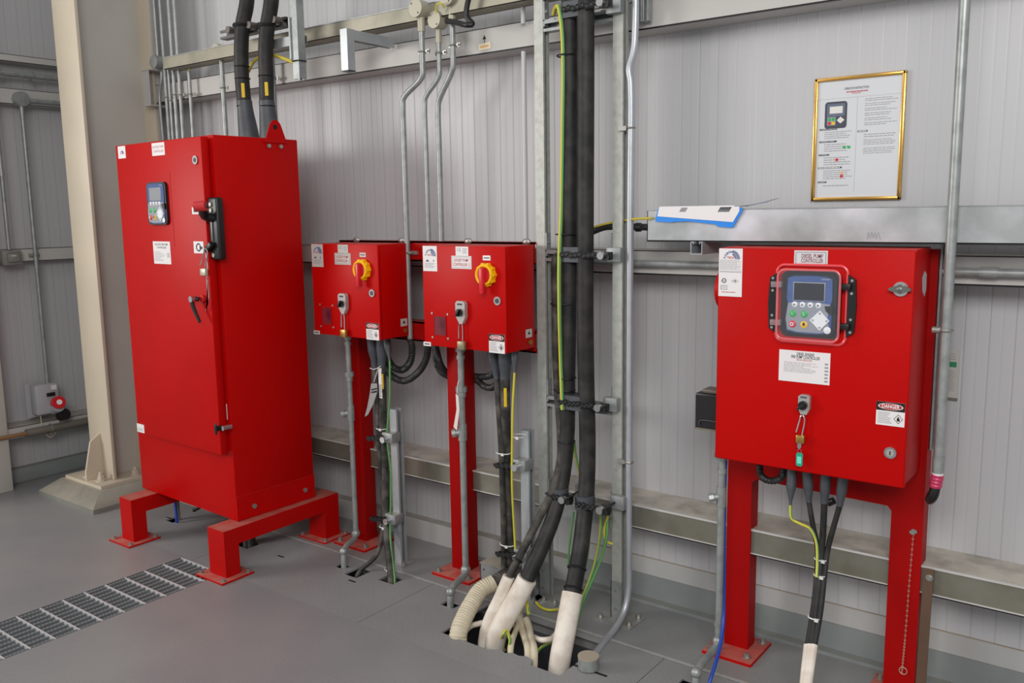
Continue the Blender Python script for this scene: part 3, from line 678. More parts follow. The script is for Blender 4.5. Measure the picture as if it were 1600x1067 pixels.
def pl4(px0, py0, px1, py1, y):
    a = at(px0, py0, y=y); c_ = at(px1, py1, y=y); return min(a.x, c_.x), max(a.x, c_.x), min(a.z, c_.z), max(a.z, c_.z)
def jockey(dx, num, lab, dull):
    """the second box is measured; the first stands dx beside it"""
    x0, x1, z0, z1 = -2.442+dx, -2.018+dx, 1.060, 1.468
    t = thing('jockey_controller_box', lab, 'control box', ((x0+x1)/2, (JF+JB)/2, z0), 'jockey pump controller boxes')
    MB().box(x0+.006, x1, JF+.018, JB, z0, z1, bev=.003).build('housing', RED, t)
    dr_ = MB().box(x0, x1, JF, JF+.016, z0, z1, bev=.003).build('door', RED, t)
    Y = JF-.0001
    def S(px0, py0, px1, py1, name='sticker', m=PAPER):
        a, b_, c_, d_ = pl4(px0, py0, px1, py1, Y); a += dx; b_ += dx
        return MB().box(a, b_, Y-.0012, Y, c_, d_).build(name, m, dr_), (a, b_, c_, d_)
    pm = PAPER2 if dull else PAPER
    o, r = S(660.6, 384, 683.5, 424, 'maker_label', pm); a, b_, c_, d_ = r
    logo(o, a+.008, b_-.006, c_+(d_-c_)*.60, d_-.01, Y-.0014)
    bars(MB(), a+.008, b_-.01, c_+.012, c_+(d_-c_)*.34, Y-.0013, 5, .4, .3, 4).build('small_print', INKL, o)
    MB().prism([(a+.014, c_+(d_-c_)*.38), (a+.024, c_+(d_-c_)*.47), (a+.034, c_+(d_-c_)*.38)], 'y', Y-.0016, Y-.001).box(b_-.02, b_-.016, Y-.0014, Y-.001, c_+(d_-c_)*.38, c_+(d_-c_)*.46).build('symbol', INK, o)
    o, r = S(712, 385, 732, 400.5, 'approval_label', pm); a, b_, c_, d_ = r
    MB().text('UL', .02, a+.018, (c_+d_)/2+.006, Y-.0015).build('lettering', INKL, o); bars(MB(), a+.036, b_-.004, c_+.01, d_-.006, Y-.0013, 4, .4, .2, 9).build('small_print', INKL, o)
    o, r = S(705.5, 399.5, 737, 420.5, 'name_plate', pm); a, b_, c_, d_ = r
    q = .004; MB().box(a+q, b_-q, Y-.0014, Y, c_+q, c_+q+.001).box(a+q, b_-q, Y-.0014, Y, d_-q-.001, d_-q).box(a+q, a+q+.001, Y-.0014, Y, c_+q, d_-q).box(b_-q-.001, b_-q, Y-.0014, Y, c_+q, d_-q).build('border', INK, o)
    MB().text('JOCKEY PUMP', .0165, (a+b_)/2, c_+(d_-c_)*.66, Y-.0015, sx=.85, bold=.0002, fit=(b_-a)*.74).text('CONTROLLER  '+num, .0165, (a+b_)/2, c_+(d_-c_)*.32, Y-.0015, sx=.85, bold=.0002, fit=(b_-a)*.82).build('lettering', INKR, o)
    o, r = S(754.5, 399, 766.5, 407, 'power_label', pm); a, b_, c_, d_ = r
    bars(MB(), a+.005, b_-.005, c_+.007, d_-.007, Y-.0013, 1, .9, .05, 79).build('small_print', INK, o)
    p = at(757, 429.5, y=JF-.02); cx, cz = p.x+dx, p.z
    k = MB().cyl((cx, JF-.022, cz), (cx, JF, cz), .041, n=24)
    for i in range(10): a = 2*PI*i/10; k.cyl((cx+.040*math.cos(a), JF-.020, cz+.040*math.sin(a)), (cx+.040*math.cos(a), JF-.002, cz+.040*math.sin(a)), .007, n=8)
    ko = k.build('isolator_dial', YSW, dr_)
    MB().ring((cx, JF-.024, cz), (0, 1, 0), .036, .006, 28, 8).build('dial_rim', YSW, ko)
    MB().cyl((cx, JF-.026, cz), (cx, JF-.018, cz), .029, n=28).build('dial_hub', RSW, ko)
    MB().box(cx-.010, cx+.010, JF-.045, JF-.02, cz-.072, cz+.028, bev=.004).build('dial_lever', RSW, ko)
    p = at(778, 470, y=JF); cx, cz = p.x+dx, p.z
    o = MB().cyl((cx, JF-.006, cz), (cx, JF, cz), .0165, n=24).build('door_lock', CHROME, dr_)
    MB().cyl((cx, JF-.007, cz), (cx, JF-.005, cz), .0095, n=20).build('lock_core', mat('lock_core', (80, 80, 84), .3, .6) if 'lock_core' not in MATS else MATS['lock_core'], o)
    # key switch with hasp plate
    p = at(720.5, 488, y=JF-.012); cx, cz = p.x+dx, p.z
    plt = [(-.023, .036), (-.015, .045), (.017, .045), (.025, .036), (.025, -.018), (.010, -.045), (-.004, -.045), (-.023, -.016)]
    ho = MB().prism([(cx+a_, cz+c_) for a_, c_ in plt], 'y', JF-.020, JF-.002).build('hasp_plate', mat('hasp_grey', (176, 172, 168), .35, .3) if 'hasp_grey' not in MATS else MATS['hasp_grey'], dr_)
    MB().cyl((cx, JF-.030, cz), (cx, JF-.02, cz), .015, n=20).obox((cx, JF-.034, cz), .008, .012, .030, (0, .5, 0), .001).build('selector_knob', BLACK, ho)
    bars(MB(), cx-.013, cx+.013, cz+.028, cz+.037, JF-.0202, 1, .8, .05, 80).build('small_print', INK, ho)
    # window
    a, b_, c_, d_ = pl4(679, 494, 697, 524, JF); a += dx; b_ += dx
    o = MB().box(a, b_, JF-.002, JF+.001, c_, d_).build('viewing_window', SMOKE, dr_)
    b2 = MB(); f_w = .003
    b2.box(a-f_w, b_+f_w, JF-.003, JF, c_-f_w, c_).box(a-f_w, b_+f_w, JF-.003, JF, d_, d_+f_w).box(a-f_w, a, JF-.003, JF, c_, d_).box(b_, b_+f_w, JF-.003, JF, c_, d_).build('window_gasket', REDF, o)
    for sx2, sz2 in ((a-.012, d_+.012), (b_+.012, d_+.012), (a-.012, c_-.012), (b_+.012, c_-.012)):
        MB().cyl((sx2, JF-.003, sz2), (sx2, JF, sz2), .0045, n=12).build('screw', STEEL, o)
    # danger label
    o, r = S(764, 521, 789, 553, 'danger_label', PAPER); a, b_, c_, d_ = r
    danger(o, a, b_, c_, d_, Y-.0014)
    o, r = S(662, 533.5, 673.5, 541, 'small_label', pm); a, b_, c_, d_ = r
    bars(MB(), a+.006, b_-.006, c_+.005, d_-.005, Y-.0013, 1, .8, .05, 81).build('small_print', INK, o)
    o = MB().box(x1, x1+.0012, -.275, -.235, z0+.045, z0+.078).build('flank_sticker', PAPER2, t)
    MB().cyl((x1+.001, -.255, z0+.062), (x1+.0018, -.255, z0+.062), .009, n=3).build('symbol', BLK, o)
    MB().cyl((x1+.001, -.25, z0+.025), (x1+.007, -.25, z0+.025), .010, n=14).build('earth_stud', BRASS, t)
    return t
def danger(o, a, b_, c_, d_, Y):
    hh = (d_-c_)*.37; w = b_-a; cx = (a+b_)/2; cz = d_-hh/2
    MB().box(a, b_, Y-.0004, Y, d_-hh, d_).build('black_band', BLK, o)
    el = lambda s: [(cx+w*.44*s*math.cos(2*PI*i/28), cz+hh*.38*s*math.sin(2*PI*i/28)) for i in range(28)]
    MB().prism(el(1.), 'y', Y-.0007, Y-.0004).build('oval_edge', PAPER, o)
    MB().prism(el(.9), 'y', Y-.0010, Y-.0007).build('oval', INKR, o)
    MB().text('DANGER', w*.20, cx, cz, Y-.0012, bold=.0004, sx=1.05, fit=w*.62).build('lettering', PAPER, o)
    bars(MB(), a+w*.06, a+w*.56, c_+(d_-c_)*.08, d_-hh*1.15, Y-.0002, 7, .35, .3, 11).build('small_print', INKL, o)
    ex, ez = a+w*.78, c_+(d_-c_)*.32; r = w*.16
    di = MB()
    for i in range(4):
        p0 = (ex+r*math.cos(i*PI/2), ez+r*1.1*math.sin(i*PI/2)); p1 = (ex+r*math.cos((i+1)*PI/2), ez+r*1.1*math.sin((i+1)*PI/2)); nx, nz = (p1[1]-p0[1]), -(p1[0]-p0[0]); l = math.hypot(nx, nz); nx, nz = nx/l*.0012, nz/l*.0012
        di.prism([p0, p1, (p1[0]-nx, p1[1]-nz), (p0[0]-nx, p0[1]-nz)], 'y', Y-.0004, Y)
    di.prism([(ex-r*.3, ez-r*.5), (ex+r*.35, ez-r*.5), (ex+r*.3, ez), (ex, ez+r*.6), (ex-r*.3, ez+.1*r)], 'y', Y-.0004, Y)
    di.build('symbol', BLK, o)
DXJ = -.679
jockey(0, '2', 'right-hand of the two small red jockey pump boxes, beside the tall strut', False)
jockey(DXJ, '1', 'left-hand of the two small red jockey pump boxes, nearest the tall cabinet', True)
for dx, lab in ((0, 'brass padlock on open shackle hanging from right-hand jockey box'), (DXJ, 'brass padlock on open shackle hanging from left-hand jockey box')):
    p = at(720, 503, y=JF-.012)
    padlock(lab, (p.x+dx, JF-.014, p.z-.004), .010, .076, (.036, .034), BRASS if dx else mat('lock_dull', (150, 140, 112), .4, .5), 'padlocks on open shackles')

# ------------------------------------------------------------------ water sensing pipes
def vpipe(name, lab, x, y, z1, z0, r, fits, elbow, hole_pt, grp=None, mt=CONDUIT):
    t = thing(name, lab, 'pipe', (x, y, 0), grp)
    hx, hy = hole_pt
    MB().cyl((x, y, z1), (x, y, z0), r).build('tube', mt, t)
    MB().cyl((x, y, z1-.03), (x, y, z1), r*1.5, n=8).build('gland_nut', mt, t)
    MB().tube([(x, y, z0+.03), (x, y, z0), (x+(hx-x)*.12, y+(hy-y)*.12, z0-.02), (x+(hx-x)*.88, y+(hy-y)*.88, z0-.022), (hx, hy, z0-.045), (hx, hy, -.12)], r*1.05, 12, sub=5).build('elbow_tube', mt, t)
    MB().sph((x, y, z0-.004), r*1.6, n=14).build('elbow_fitting', mt, t); MB().sph((hx, hy, z0-.03), r*1.5, n=14).build('elbow_fitting', mt, t)
    for (kind, z) in fits:
        if kind == 'union': MB().cyl((x, y, z-.022), (x, y, z+.002), r*1.35, n=14).cyl((x, y, z), (x, y, z+.022), r*1.75, n=8).build('union', mt, t)
        elif kind == 'tee':
            MB().cyl((x, y, z-.035), (x, y, z+.035), r*1.35, n=14).cyl((x, y, z), (x-.026, y-.018, z-.004), r*1.0, n=14).cyl((x-.022, y-.015, z-.003), (x-.035, y-.023, z-.006), r*1.35, n=8).build('tee', mt, t)
        else: MB().cyl((x, y, z-.008), (x, y, z+.008), r*1.3, n=14).build('coupling', mt, t)
    return t
PYJ = -.31
p0 = at(721.5, 556, y=PYJ); p1 = at(726, 900, y=PYJ); hp = at(704.5, 946, z=0)
xj = (p0.x+p1.x)/2; fz_ = lambda px, py, y: at(px, py, y=y).z
vpipe('sensing_pipe', 'galvanised pipe with union and drain tee down the front of the right-hand red rack post', xj, PYJ, 1.06, p1.z+.035, .0135, [('c', fz_(721, 558, PYJ)), ('union', fz_(722, 612, PYJ)), ('tee', fz_(722, 675, PYJ))], True, (hp.x, hp.y), 'sensing pipes below the jockey boxes')
p0 = at(543.5, 536, y=PYJ); p1 = at(556, 838, y=PYJ); hp = at(538, 886, z=0)
xj1 = (p0.x+p1.x)/2
vpipe('sensing_pipe', 'galvanised pipe with union and drain tee down the front of the left-hand red rack post', xj1, PYJ, 1.06, p1.z+.02, .0125, [('c', fz_(543, 536, PYJ)), ('union', fz_(546, 588, PYJ)), ('tee', fz_(548, 645, PYJ))], True, (hp.x, hp.y), 'sensing pipes below the jockey boxes')
# white tag strip on the right pipe
a_ = at(718, 594, y=PYJ-.02); b_ = at(714, 615, y=PYJ-.03); c_ = at(715, 640, y=PYJ-.03); d_ = at(711, 672, y=PYJ-.03)
t = thing('cable_marker_tag', 'long white tag strip tied to the pipe under the right-hand jockey box', 'tag', tuple(a_))
MB().tube([a_, (a_.x-.008, a_.y, a_.z-.01), b_], .0016, 6).build('tie', WHT, t)
MB().quad([(b_.x-.007, b_.y, b_.z), (b_.x+.007, b_.y, b_.z-.01), (c_.x+.010, c_.y, c_.z), (c_.x-.006, c_.y, c_.z)]).quad([(c_.x-.006, c_.y, c_.z), (c_.x+.010, c_.y, c_.z), (d_.x+.010, d_.y, d_.z-.0), (d_.x-.008, d_.y, d_.z+.012)]).build('strip', mat('tag_white', (226, 212, 206), .5), t)

# ------------------------------------------------------------------ cables under the jockey boxes
def px2r(px, p): return px*(Vector(p)-CAM).dot(f_)/F/2
def cable(name, lab, pts, wpx, m, grp=None, cat='cable', cut=None, endm=None, flat=None, n=14, rf=None):
    """pts: (px,py,y); width in photo pixels at the middle"""
    P = A(pts); r = px2r(wpx, P[len(P)//2])
    return P, r
def boot(mb, top, bot, r0, r1, shoulder=.45):
    top, bot = Vector(top), Vector(bot)
    mb.tube([top, top.lerp(bot, shoulder*.5), top.lerp(bot, shoulder), top.lerp(bot, shoulder+.25), bot], r0, 14, sub=4, rf=lambda u, l: 1 if u < shoulder else (1-(1-r1/r0)*min(1, (u-shoulder)/(1-shoulder)/.8)))
    return mb
YC = -.29
def tiering(mb, c, r, ry=None, w=.004):
    return mb.ring(c, (0, 0, 1), r, w*.5, 16, 6)
# right-hand set
def cable_set(lab_main, lab_thin, lab_earth, main, thin, earth, rmain, rthin, boots, floor_main, floor_thin, floor_earth, earthm, marks):
    t = thing('power_cable', lab_main, 'cable', tuple(main[-1]), 'black supply cables below the jockey boxes')
    MB().tube(main+floor_main, rmain, 14).build('sheath', RUBD, t)
    boot(MB(), boots[1][0], boots[1][1], boots[1][2], rmain).build('boot', BOOT, t)
    for z0_, z1_ in marks: arcpatch(MB(), ((main[0].x*.6+main[1].x*.4), main[1].y), rmain+.003, z0_, z1_, .26).build('yellow_marker', mat('marker_yellow', (226, 190, 20), .5) if 'marker_yellow' not in MATS else MATS['marker_yellow'], t)
    t2 = thing('control_cable', lab_thin, 'cable', tuple(thin[-1]), 'thin black cables below the jockey boxes')
    MB().tube(thin+floor_thin, rthin, 12).build('sheath', RUBD, t2)
    boot(MB(), boots[0][0], boots[0][1], boots[0][2], rthin).build('boot', BOOT, t2)
    t3 = thing('earth_wire', lab_earth, 'wire', tuple(earth[-1]), 'earth wires below the jockey boxes')
    MB().tube(earth+floor_earth, .0045, 8).build('insulation', earthm, t3)
    boot(MB(), boots[2][0], boots[2][1], boots[2][2], .006).build('boot', BOOT, t3)
    return t, t2, t3
ZB = 1.06
def P3(px, py, y): return at(px, py, y=y)
V = Vector
mn = [P3(789, 592, YC), P3(790, 640, YC), P3(791, 690, YC+.01), P3(794, 760, YC+.03), P3(797, 830, YC+.04), P3(797, 872, YC+.03)]
th = [P3(776, 592, YC), P3(780, 650, YC-.01), P3(783, 700, YC-.01), P3(785, 760, YC), P3(787, 840, YC+.01), P3(787, 885, YC)]
ea = [P3(804, 582, YC-.02), P3(801, 640, YC-.03), P3(800, 700, YC-.03), P3(800, 760, YC-.02), P3(803, 820, YC), P3(805, 858, YC)]
mb_top = at(789, 553, y=YC); tb_top = at(768, 552, y=YC); eb_top = at(812, 548, y=YC+.03)
cable_set('thick dusty black cable with yellow marker under the right-hand jockey box', 'thinner dusty black cable left of the thick one under the right-hand jockey box', 'yellow-green earth wire hanging from the right-hand jockey box',
    mn, th, ea, .020, .012, [((tb_top.x, YC, ZB), th[0], .022), ((mb_top.x, YC, ZB), mn[0], .027), ((eb_top.x, YC, ZB), ea[0], .015)],
    [V((mn[-1].x, mn[-1].y, mn[-1].z-.03)), V((mn[-1].x+.01, mn[-1].y, .06))], [V((th[-1].x, th[-1].y, .06))], [V((ea[-1].x, ea[-1].y, ea[-1].z-.02))], YEL, [(fz_(785, 633, YC), fz_(785, 604, YC))])
mn = [P3(597, 573, YC), P3(598, 640, YC), P3(600, 700, YC+.01), P3(603, 790, YC), P3(606, 850, YC-.06), at(612, 905, z=0.0)]
th = [P3(586, 578, YC), P3(589, 620, YC), P3(592, 700, YC-.01), P3(598, 780, YC), P3(598, 830, YC-.03), P3(588, 868, YC-.10), at(562, 893, z=0)]
ea = [P3(609, 563, YC-.02), P3(609, 620, YC-.03), P3(605, 685, YC-.03), P3(611, 740, YC-.03), P3(610, 840, YC-.05), at(617, 908, z=0)]
mb_top = at(597, 538, y=YC); tb_top = at(581, 536, y=YC); eb_top = at(611, 532, y=YC+.03)
cs = cable_set('thick black cable with yellow marker and white lettering under the left-hand jockey box', 'thinner black cable curving away to the left from the left-hand jockey box', 'green-yellow earth wire hanging from the left-hand jockey box',
    mn, th, ea, .0185, .0105, [((tb_top.x, YC, ZB), th[0], .024), ((mb_top.x, YC, ZB), mn[0], .026), ((eb_top.x, YC, ZB), ea[0], .017)],
    [V((mn[-1].x, mn[-1].y-.01, -.12))], [V((th[-1].x-.03, th[-1].y-.03, -.10))], [V((ea[-1].x, ea[-1].y-.01, -.10))], GRN, [(fz_(590, 605, YC), fz_(590, 582, YC))])
b = bars(bars(MB(), -.07, .07, -.010, .012, 0, 1, .9, .02, 83), -.05, .06, -.006, .004, -.0003, 1, 1.6, .02, 84); bmesh.ops.transform(b.bm, matrix=Matrix.Translation((mn[0].x+.004, YC-.0195, fz_(593, 597, YC))) @ Matrix.Rotation(PI/2, 4, 'Y'), verts=b.bm.verts); b.build('cable_print', PAPER, cs[0])
# grey curved tag on the left-hand cable
t = thing('cable_marker_tag', 'large curved grey tag tied to the cable under the left-hand jockey box', 'tag', tuple(P3(586, 575, YC-.03)))
a_ = P3(592, 574, YC-.025); b_ = P3(584, 597, YC-.03)
MB().tube([P3(595, 572, YC-.022), a_, P3(587, 588, YC-.03), b_], .0014, 6).tube([a_, P3(584, 577, YC-.03), P3(578, 575, YC-.03)], .0016, 6).build('tie', WHT, t)
tg = [(580, 599), (589, 599), (590, 612), (583, 632), (575, 648), (570, 651), (574, 636), (578, 615)]
MB().prism([((q_ := at(u_x, u_y, y=YC-.035)).x, q_.z) for u_x, u_y in tg], 'y', YC-.036, YC-.0345).build('strip', mat('tag_grey', (150, 152, 150), .5), t)
MB().prism([((q_ := at(u_x, u_y, y=YC-.037)).x, q_.z) for u_x, u_y in [(580, 608), (589, 606), (589, 608), (580, 610)]], 'y', YC-.0375, YC-.0365).prism([((q_ := at(u_x, u_y, y=YC-.037)).x, q_.z) for u_x, u_y in [(580, 612), (589, 610), (589, 613), (580, 614)]], 'y', YC-.0375, YC-.0365).build('stripe', BLK, t)

# flexible black conduits looping between the boxes
def corr(l, p=.009, d=.14): return 1+d*math.sin(2*PI*l/p)
def flex(lab, pts, r, m=BLACK, grp='black flexible conduits', name='flexible_conduit', pitch=.009, nn=12):
    mb = MB().tube(pts, r, nn, step=.0030, rf=lambda u, l: corr(l, pitch)); return tag(mb.build(name, m, origin=tuple(pts[-1])), lab, 'conduit', grp)
FLEXM = mat('flex_black', (34, 34, 36), .45, var=.5, scale=20, col2=(66, 64, 60))
flex('inner black corrugated loop from the tall conduit to the left-hand jockey box', [P3(641, 530, -.22), P3(644, 545, -.22), P3(641, 565, -.23), P3(628, 578, -.24), P3(614, 573, -.26), P3(605, 556, -.27), V((P3(603, 540, -.27).x, -.27, 1.062))], .0155, FLEXM)
flex('outer black corrugated loop from under the right-hand to the left-hand jockey box', [V((P3(670, 544, -.26).x, -.26, 1.062)), P3(666, 560, -.26), P3(653, 582, -.26), P3(630, 595, -.26), P3(610, 585, -.27), P3(600, 565, -.27), V((P3(599, 542, -.265).x, -.245, 1.062))], .0145, FLEXM)
flex('upper black corrugated hose passing behind the right-hand red rack post', [V((P3(686, 546, -.24).x, -.27, 1.062)), P3(686, 562, -.22), P3(692, 576, -.16), P3(705, 586, -.09), P3(740, 588, -.09), P3(762, 588, -.15), P3(772, 580, -.20), V((P3(774, 556, -.24).x, -.24, 1.062))], .013, FLEXM)
flex('lower black corrugated hose passing behind the right-hand red rack post', [V((P3(680, 546, -.24).x, -.23, 1.062)), P3(681, 560, -.20), P3(690, 582, -.14), P3(712, 592, -.085), P3(740, 592, -.085), P3(758, 604, -.13), P3(772, 604, -.18), P3(780, 590, -.21), V((P3(779, 556, -.24).x, -.225, 1.062))], .013, FLEXM)

# short strut stands with cleats under the jockey boxes
def clampset(parent, x, y, z, dirx, m=None):
    """strut bracket with a short black chain and a bolt"""
    MB().box(x-.030, x+.034, y-.055, y+.0, z-.022, z+.022, bev=.003).build('bracket', m or GALV, parent)
    b = MB()
    for i in range(4):
        cx = x-.022-.024*i
        b.cyl((cx, y-.075, z-.004*i), (cx, y-.06, z-.004*i), .012, n=14); b.box(cx-.02, cx+.006, y-.071, y-.064, z-.004*i-.006, z-.004*i+.006)
    b.build('chain', BLACK, parent)
    MB().cyl((x-.002, y-.082, z-.004), (x-.002, y-.052, z-.004), .014, n=18).build('bolt', CHROME, parent)
def stand(lab, px_t, py_t, px_b, py_b, cl, dxb=0):
    f0 = at(px_b, py_b, z=0); y = f0.y; x = f0.x; zt = at(px_t, py_t, y=y).z
    t = thing('strut_stand', lab, 'strut', (x, y, 0), 'short galvanised strut stands')
    MB().sweep(strut_profile(.0205), (x, y, .004), (x, y, zt), (1, 0, 0)).build('strut', GALVB, t)
    MB().box(x-.05, x+.05, y-.04, y+.04, 0, .006).build('foot', GALV, t)
    hexbolt(MB(), (x+.036, y-.02, .006), (0, 0, 1), .008, .014).build('foot_bolt', STEEL, t)
    for pz in cl: clampset(t, x, y-.01, at(px_b, pz, y=y).z, -1)
    return t, x, y, zt
stand('short galvanised strut stand with two cable clamps beneath the left-hand jockey box', 617, 638, 627, 879, [681, 806])
stand('short galvanised strut stand with two cable clamps beneath the right-hand jockey box', 816, 670, 827, 934, [722, 860])

# white cable ties (each its own)
def ties(lab, c, r, ry, m=WHT, grp='white cable ties', tail=True, w=.005):
    c = V(c); b = MB(); pts = [c+V((r*math.cos(2*PI*k/20), ry*math.sin(2*PI*k/20), 0)) for k in range(21)]
    b.tube(pts, w*.5, 6, sm=False, caps=False)
    if tail: b.box(c.x+r*.3, c.x+r*.3+.012, c.y-ry-.006, c.y-ry, c.z-.005, c.z+.005)
    return tag(b.build('cable_tie', m, origin=tuple(c)), lab, 'cable tie', grp)
ties('white tie round the black cables level with the upper clamp under the left-hand jockey box', P3(597, 669, YC), .028, .024)
ties('white tie round the black cables below the lower clamp of the left short strut', P3(602, 822, YC-.02), .027, .025)
ties('thin white tie round black and green wires just above the floor', P3(609, 888, YC-.09), .024, .024, w=.003)
ties('white tie round the black cables above the upper clamp under the right-hand jockey box', P3(787, 707, YC), .032, .026)
ties('white tie round the dusty cables above the lower clamp of the right short strut', P3(793, 850, YC+.02), .033, .026)
ties('thin white tie round the yellow-green wire at the top of the right short strut', P3(811, 681, YC), .030, .03, w=.003)

# floor duct under the right set
p = at(778, 905, z=0)
t = thing('cable_duct', 'low grey sheet steel duct box on the floor below the right-hand jockey box', 'duct', (-2.18, -.27, 0))
a_ = at(751, 908, z=0); x0 = a_.x; y0 = a_.y
b = MB().box(x0, x0+.17, y0, y0+.003, 0, .085).box(x0, x0+.003, y0, -.03, 0, .085).box(x0+.167, x0+.17, y0, -.03, 0, .085); b.build('body', DUCT, t)
MB().box(x0-.002, x0+.172, y0-.004, -.03, .083, .088, bev=.001).build('lid', DUCT, t)
MB().cyl((x0+.02, y0-.003, .06), (x0+.02, y0, .06), .004).cyl((x0+.15, y0-.003, .06), (x0+.15, y0, .06), .004).build('screw', INK, t)

# ================================================================== CENTRAL STRUT LADDER WITH THE BIG CABLES
SY = -.17
def tall_strut(lab, xc, zt, zb, ptrans):
    t = thing('strut_post', lab, 'strut', (xc, SY, 0), 'tall galvanised strut posts')
    # channel opens toward +x
    MB().sweep(strut_profile(.0205), (xc, SY, .006), (xc, SY, 3.3), (1, 0, 0)).build('strut', GALVW, t)
    MB().box(xc-.0235, xc-.0205, SY-.024, SY+.024, .006, .16).box(xc-.0235, xc+.0235, SY-.024, SY-.0205, .006, .16).build('post_base', GALV, t)
    MB().box(xc-(.075 if xc > -1.8 else .03), xc+.09, SY-.075, SY+.05, 0, .006).build('base_plate', GALV, t)
    for bx, by in ((-.055 if xc > -1.8 else .02, -.05), (.07, -.045), (.07, .03)): hexbolt(MB(), (xc+bx, SY+by, .006), (0, 0, 1), .009, .016).build('anchor_bolt', STEEL, t)
    for z_ in (.045, .12): MB().cyl((xc-.003, SY-.026, z_), (xc-.003, SY-.020, z_), .007, n=12).build('rivet', STEEL, t)
    return t
XR = -1.655; XLp = -2.002
tall_strut('right-hand tall galvanised strut post beside the big black cables, long bright conduit on its right', XR, 3.3, 0, 0)
tall_strut('left-hand tall galvanised strut post between the jockey boxes and the big black cables', XLp, 3.3, 0, 0)
def rung(lab, z, plate=False):
    t = thing('cross_strut', lab, 'strut', ((XR+XLp)/2, SY, z), 'cross struts between the tall posts')
    if plate: MB().box(XLp+.02, XR-.018, SY-.032, SY-.026, z-.05, z+.012).build('earth_bar', GALV, t)
    MB().sweep(strut_profile(.0195), (XLp+.022, SY, z), (XR-.022, SY, z), (0, -1, 0)).build('strut', GALV, t)
    for sx_, xx_ in ((1, XLp+.022), (-1, XR-.022)):
        MB().box(xx_, xx_+sx_*.006, SY-.02, SY+.01, z, z+.09).box(xx_, xx_+sx_*.05, SY-.02, SY+.01, z+.0195, z+.0235).build('corner_bracket', GALV, t)
        MB().cyl((xx_+sx_*.004, SY-.005, z+.055), (xx_+sx_*.012, SY-.005, z+.055), .008, n=6).build('bolt', STEEL, t)
ZR = [at(905, py, y=SY-.02).z for py in (32, 401, 634, 792)]
rung('topmost cross strut between the two tall posts', ZR[0]); rung('cross strut behind the cables level with the wall girt', ZR[1])
rung('cross strut behind the cables at middle height below the girt', ZR[2]); rung('lowest cross strut carrying the drilled earth bar', ZR[3], True)
# the big cables
CY = -.235
cl_ = [P3(888, -60, CY), P3(890, 60, CY), P3(890, 200, CY), P3(889, 350, CY), P3(888, 500, CY), P3(887, 600, CY), P3(886, 680, CY-.005), P3(880, 740, CY-.03), P3(867, 800, CY-.09), P3(846, 855, CY-.17), P3(818, 915, CY-.26)]
lend = at(777, 992, z=0)
r1 = .0298
t = thing('armoured_cable', 'left of the two very thick black cables, sweeping left into the floor', 'cable', (lend.x, lend.y, 0), 'very thick black cables on the tall struts')
MB().tube([(cl_[0].x, CY, 3.2)]+cl_[1:], r1, 20).build('sheath', RUB, t)
d_ = (V((lend.x, lend.y, 0))-cl_[-1]).normalized()
MB().tube([cl_[-1]-d_*.03, cl_[-1]+d_*.06, V((lend.x, lend.y, .0)), V((lend.x-.02, lend.y-.0, -.10)), V((lend.x-.05, lend.y, -.36))], r1*1.3, 20).build('white_sleeve', CWHITE, t)
cr_ = [P3(913, -60, CY-.01), P3(915, 60, CY-.01), P3(915, 200, CY-.01), P3(914.5, 350, CY-.01), P3(914.5, 500, CY-.01), P3(916, 600, CY-.01), P3(918, 700, CY-.01), P3(916, 770, CY-.03), P3(908, 850, CY-.10), P3(893, 935, CY-.22)]
rend = at(876, 1026, z=0)
r2 = .0318
t = thing('armoured_cable', 'right of the two very thick black cables, dropping nearly straight into the floor', 'cable', (rend.x, rend.y, 0), 'very thick black cables on the tall struts')
MB().tube([(cr_[0].x, CY-.01, 3.2)]+cr_[1:], r2, 20).build('sheath', RUB, t)
d_ = (V((rend.x, rend.y, 0))-cr_[-1]).normalized()
MB().tube([cr_[-1]-d_*.02, cr_[-1]+d_*.10, V((rend.x, rend.y, 0)), V((rend.x-.01, rend.y-.01, -.12)), V((rend.x-.02, rend.y-.01, -.36))], r2*1.22, 20).build('white_sleeve', CWHITE, t)
c3 = [P3(868, 405, CY-.005), P3(869, 430, CY), P3(868.5, 500, CY-.01), P3(870, 590, CY-.01), P3(876, 680, CY-.015), P3(876, 715, CY-.03), P3(864, 765, CY-.08), P3(842, 810, CY-.13), P3(820, 853, CY-.19), P3(792, 908, CY-.27)]
tend = at(759, 986, z=0)
t = thing('black_cable', 'slimmer black cable strapped to the left side of the big cables', 'cable', (tend.x, tend.y, 0))
MB().tube([V((c3[0].x-.002, SY, c3[0].z+.02))]+c3, .0155, 14).build('sheath', RUBD, t)
d_ = (V((tend.x, tend.y, 0))-c3[-1]).normalized()
MB().tube([c3[-1]-d_*.02, c3[-1]+d_*.06, V((tend.x, tend.y, 0)), V((tend.x-.02, tend.y, -.3))], .024, 14).build('white_sleeve', CWHITE, t)

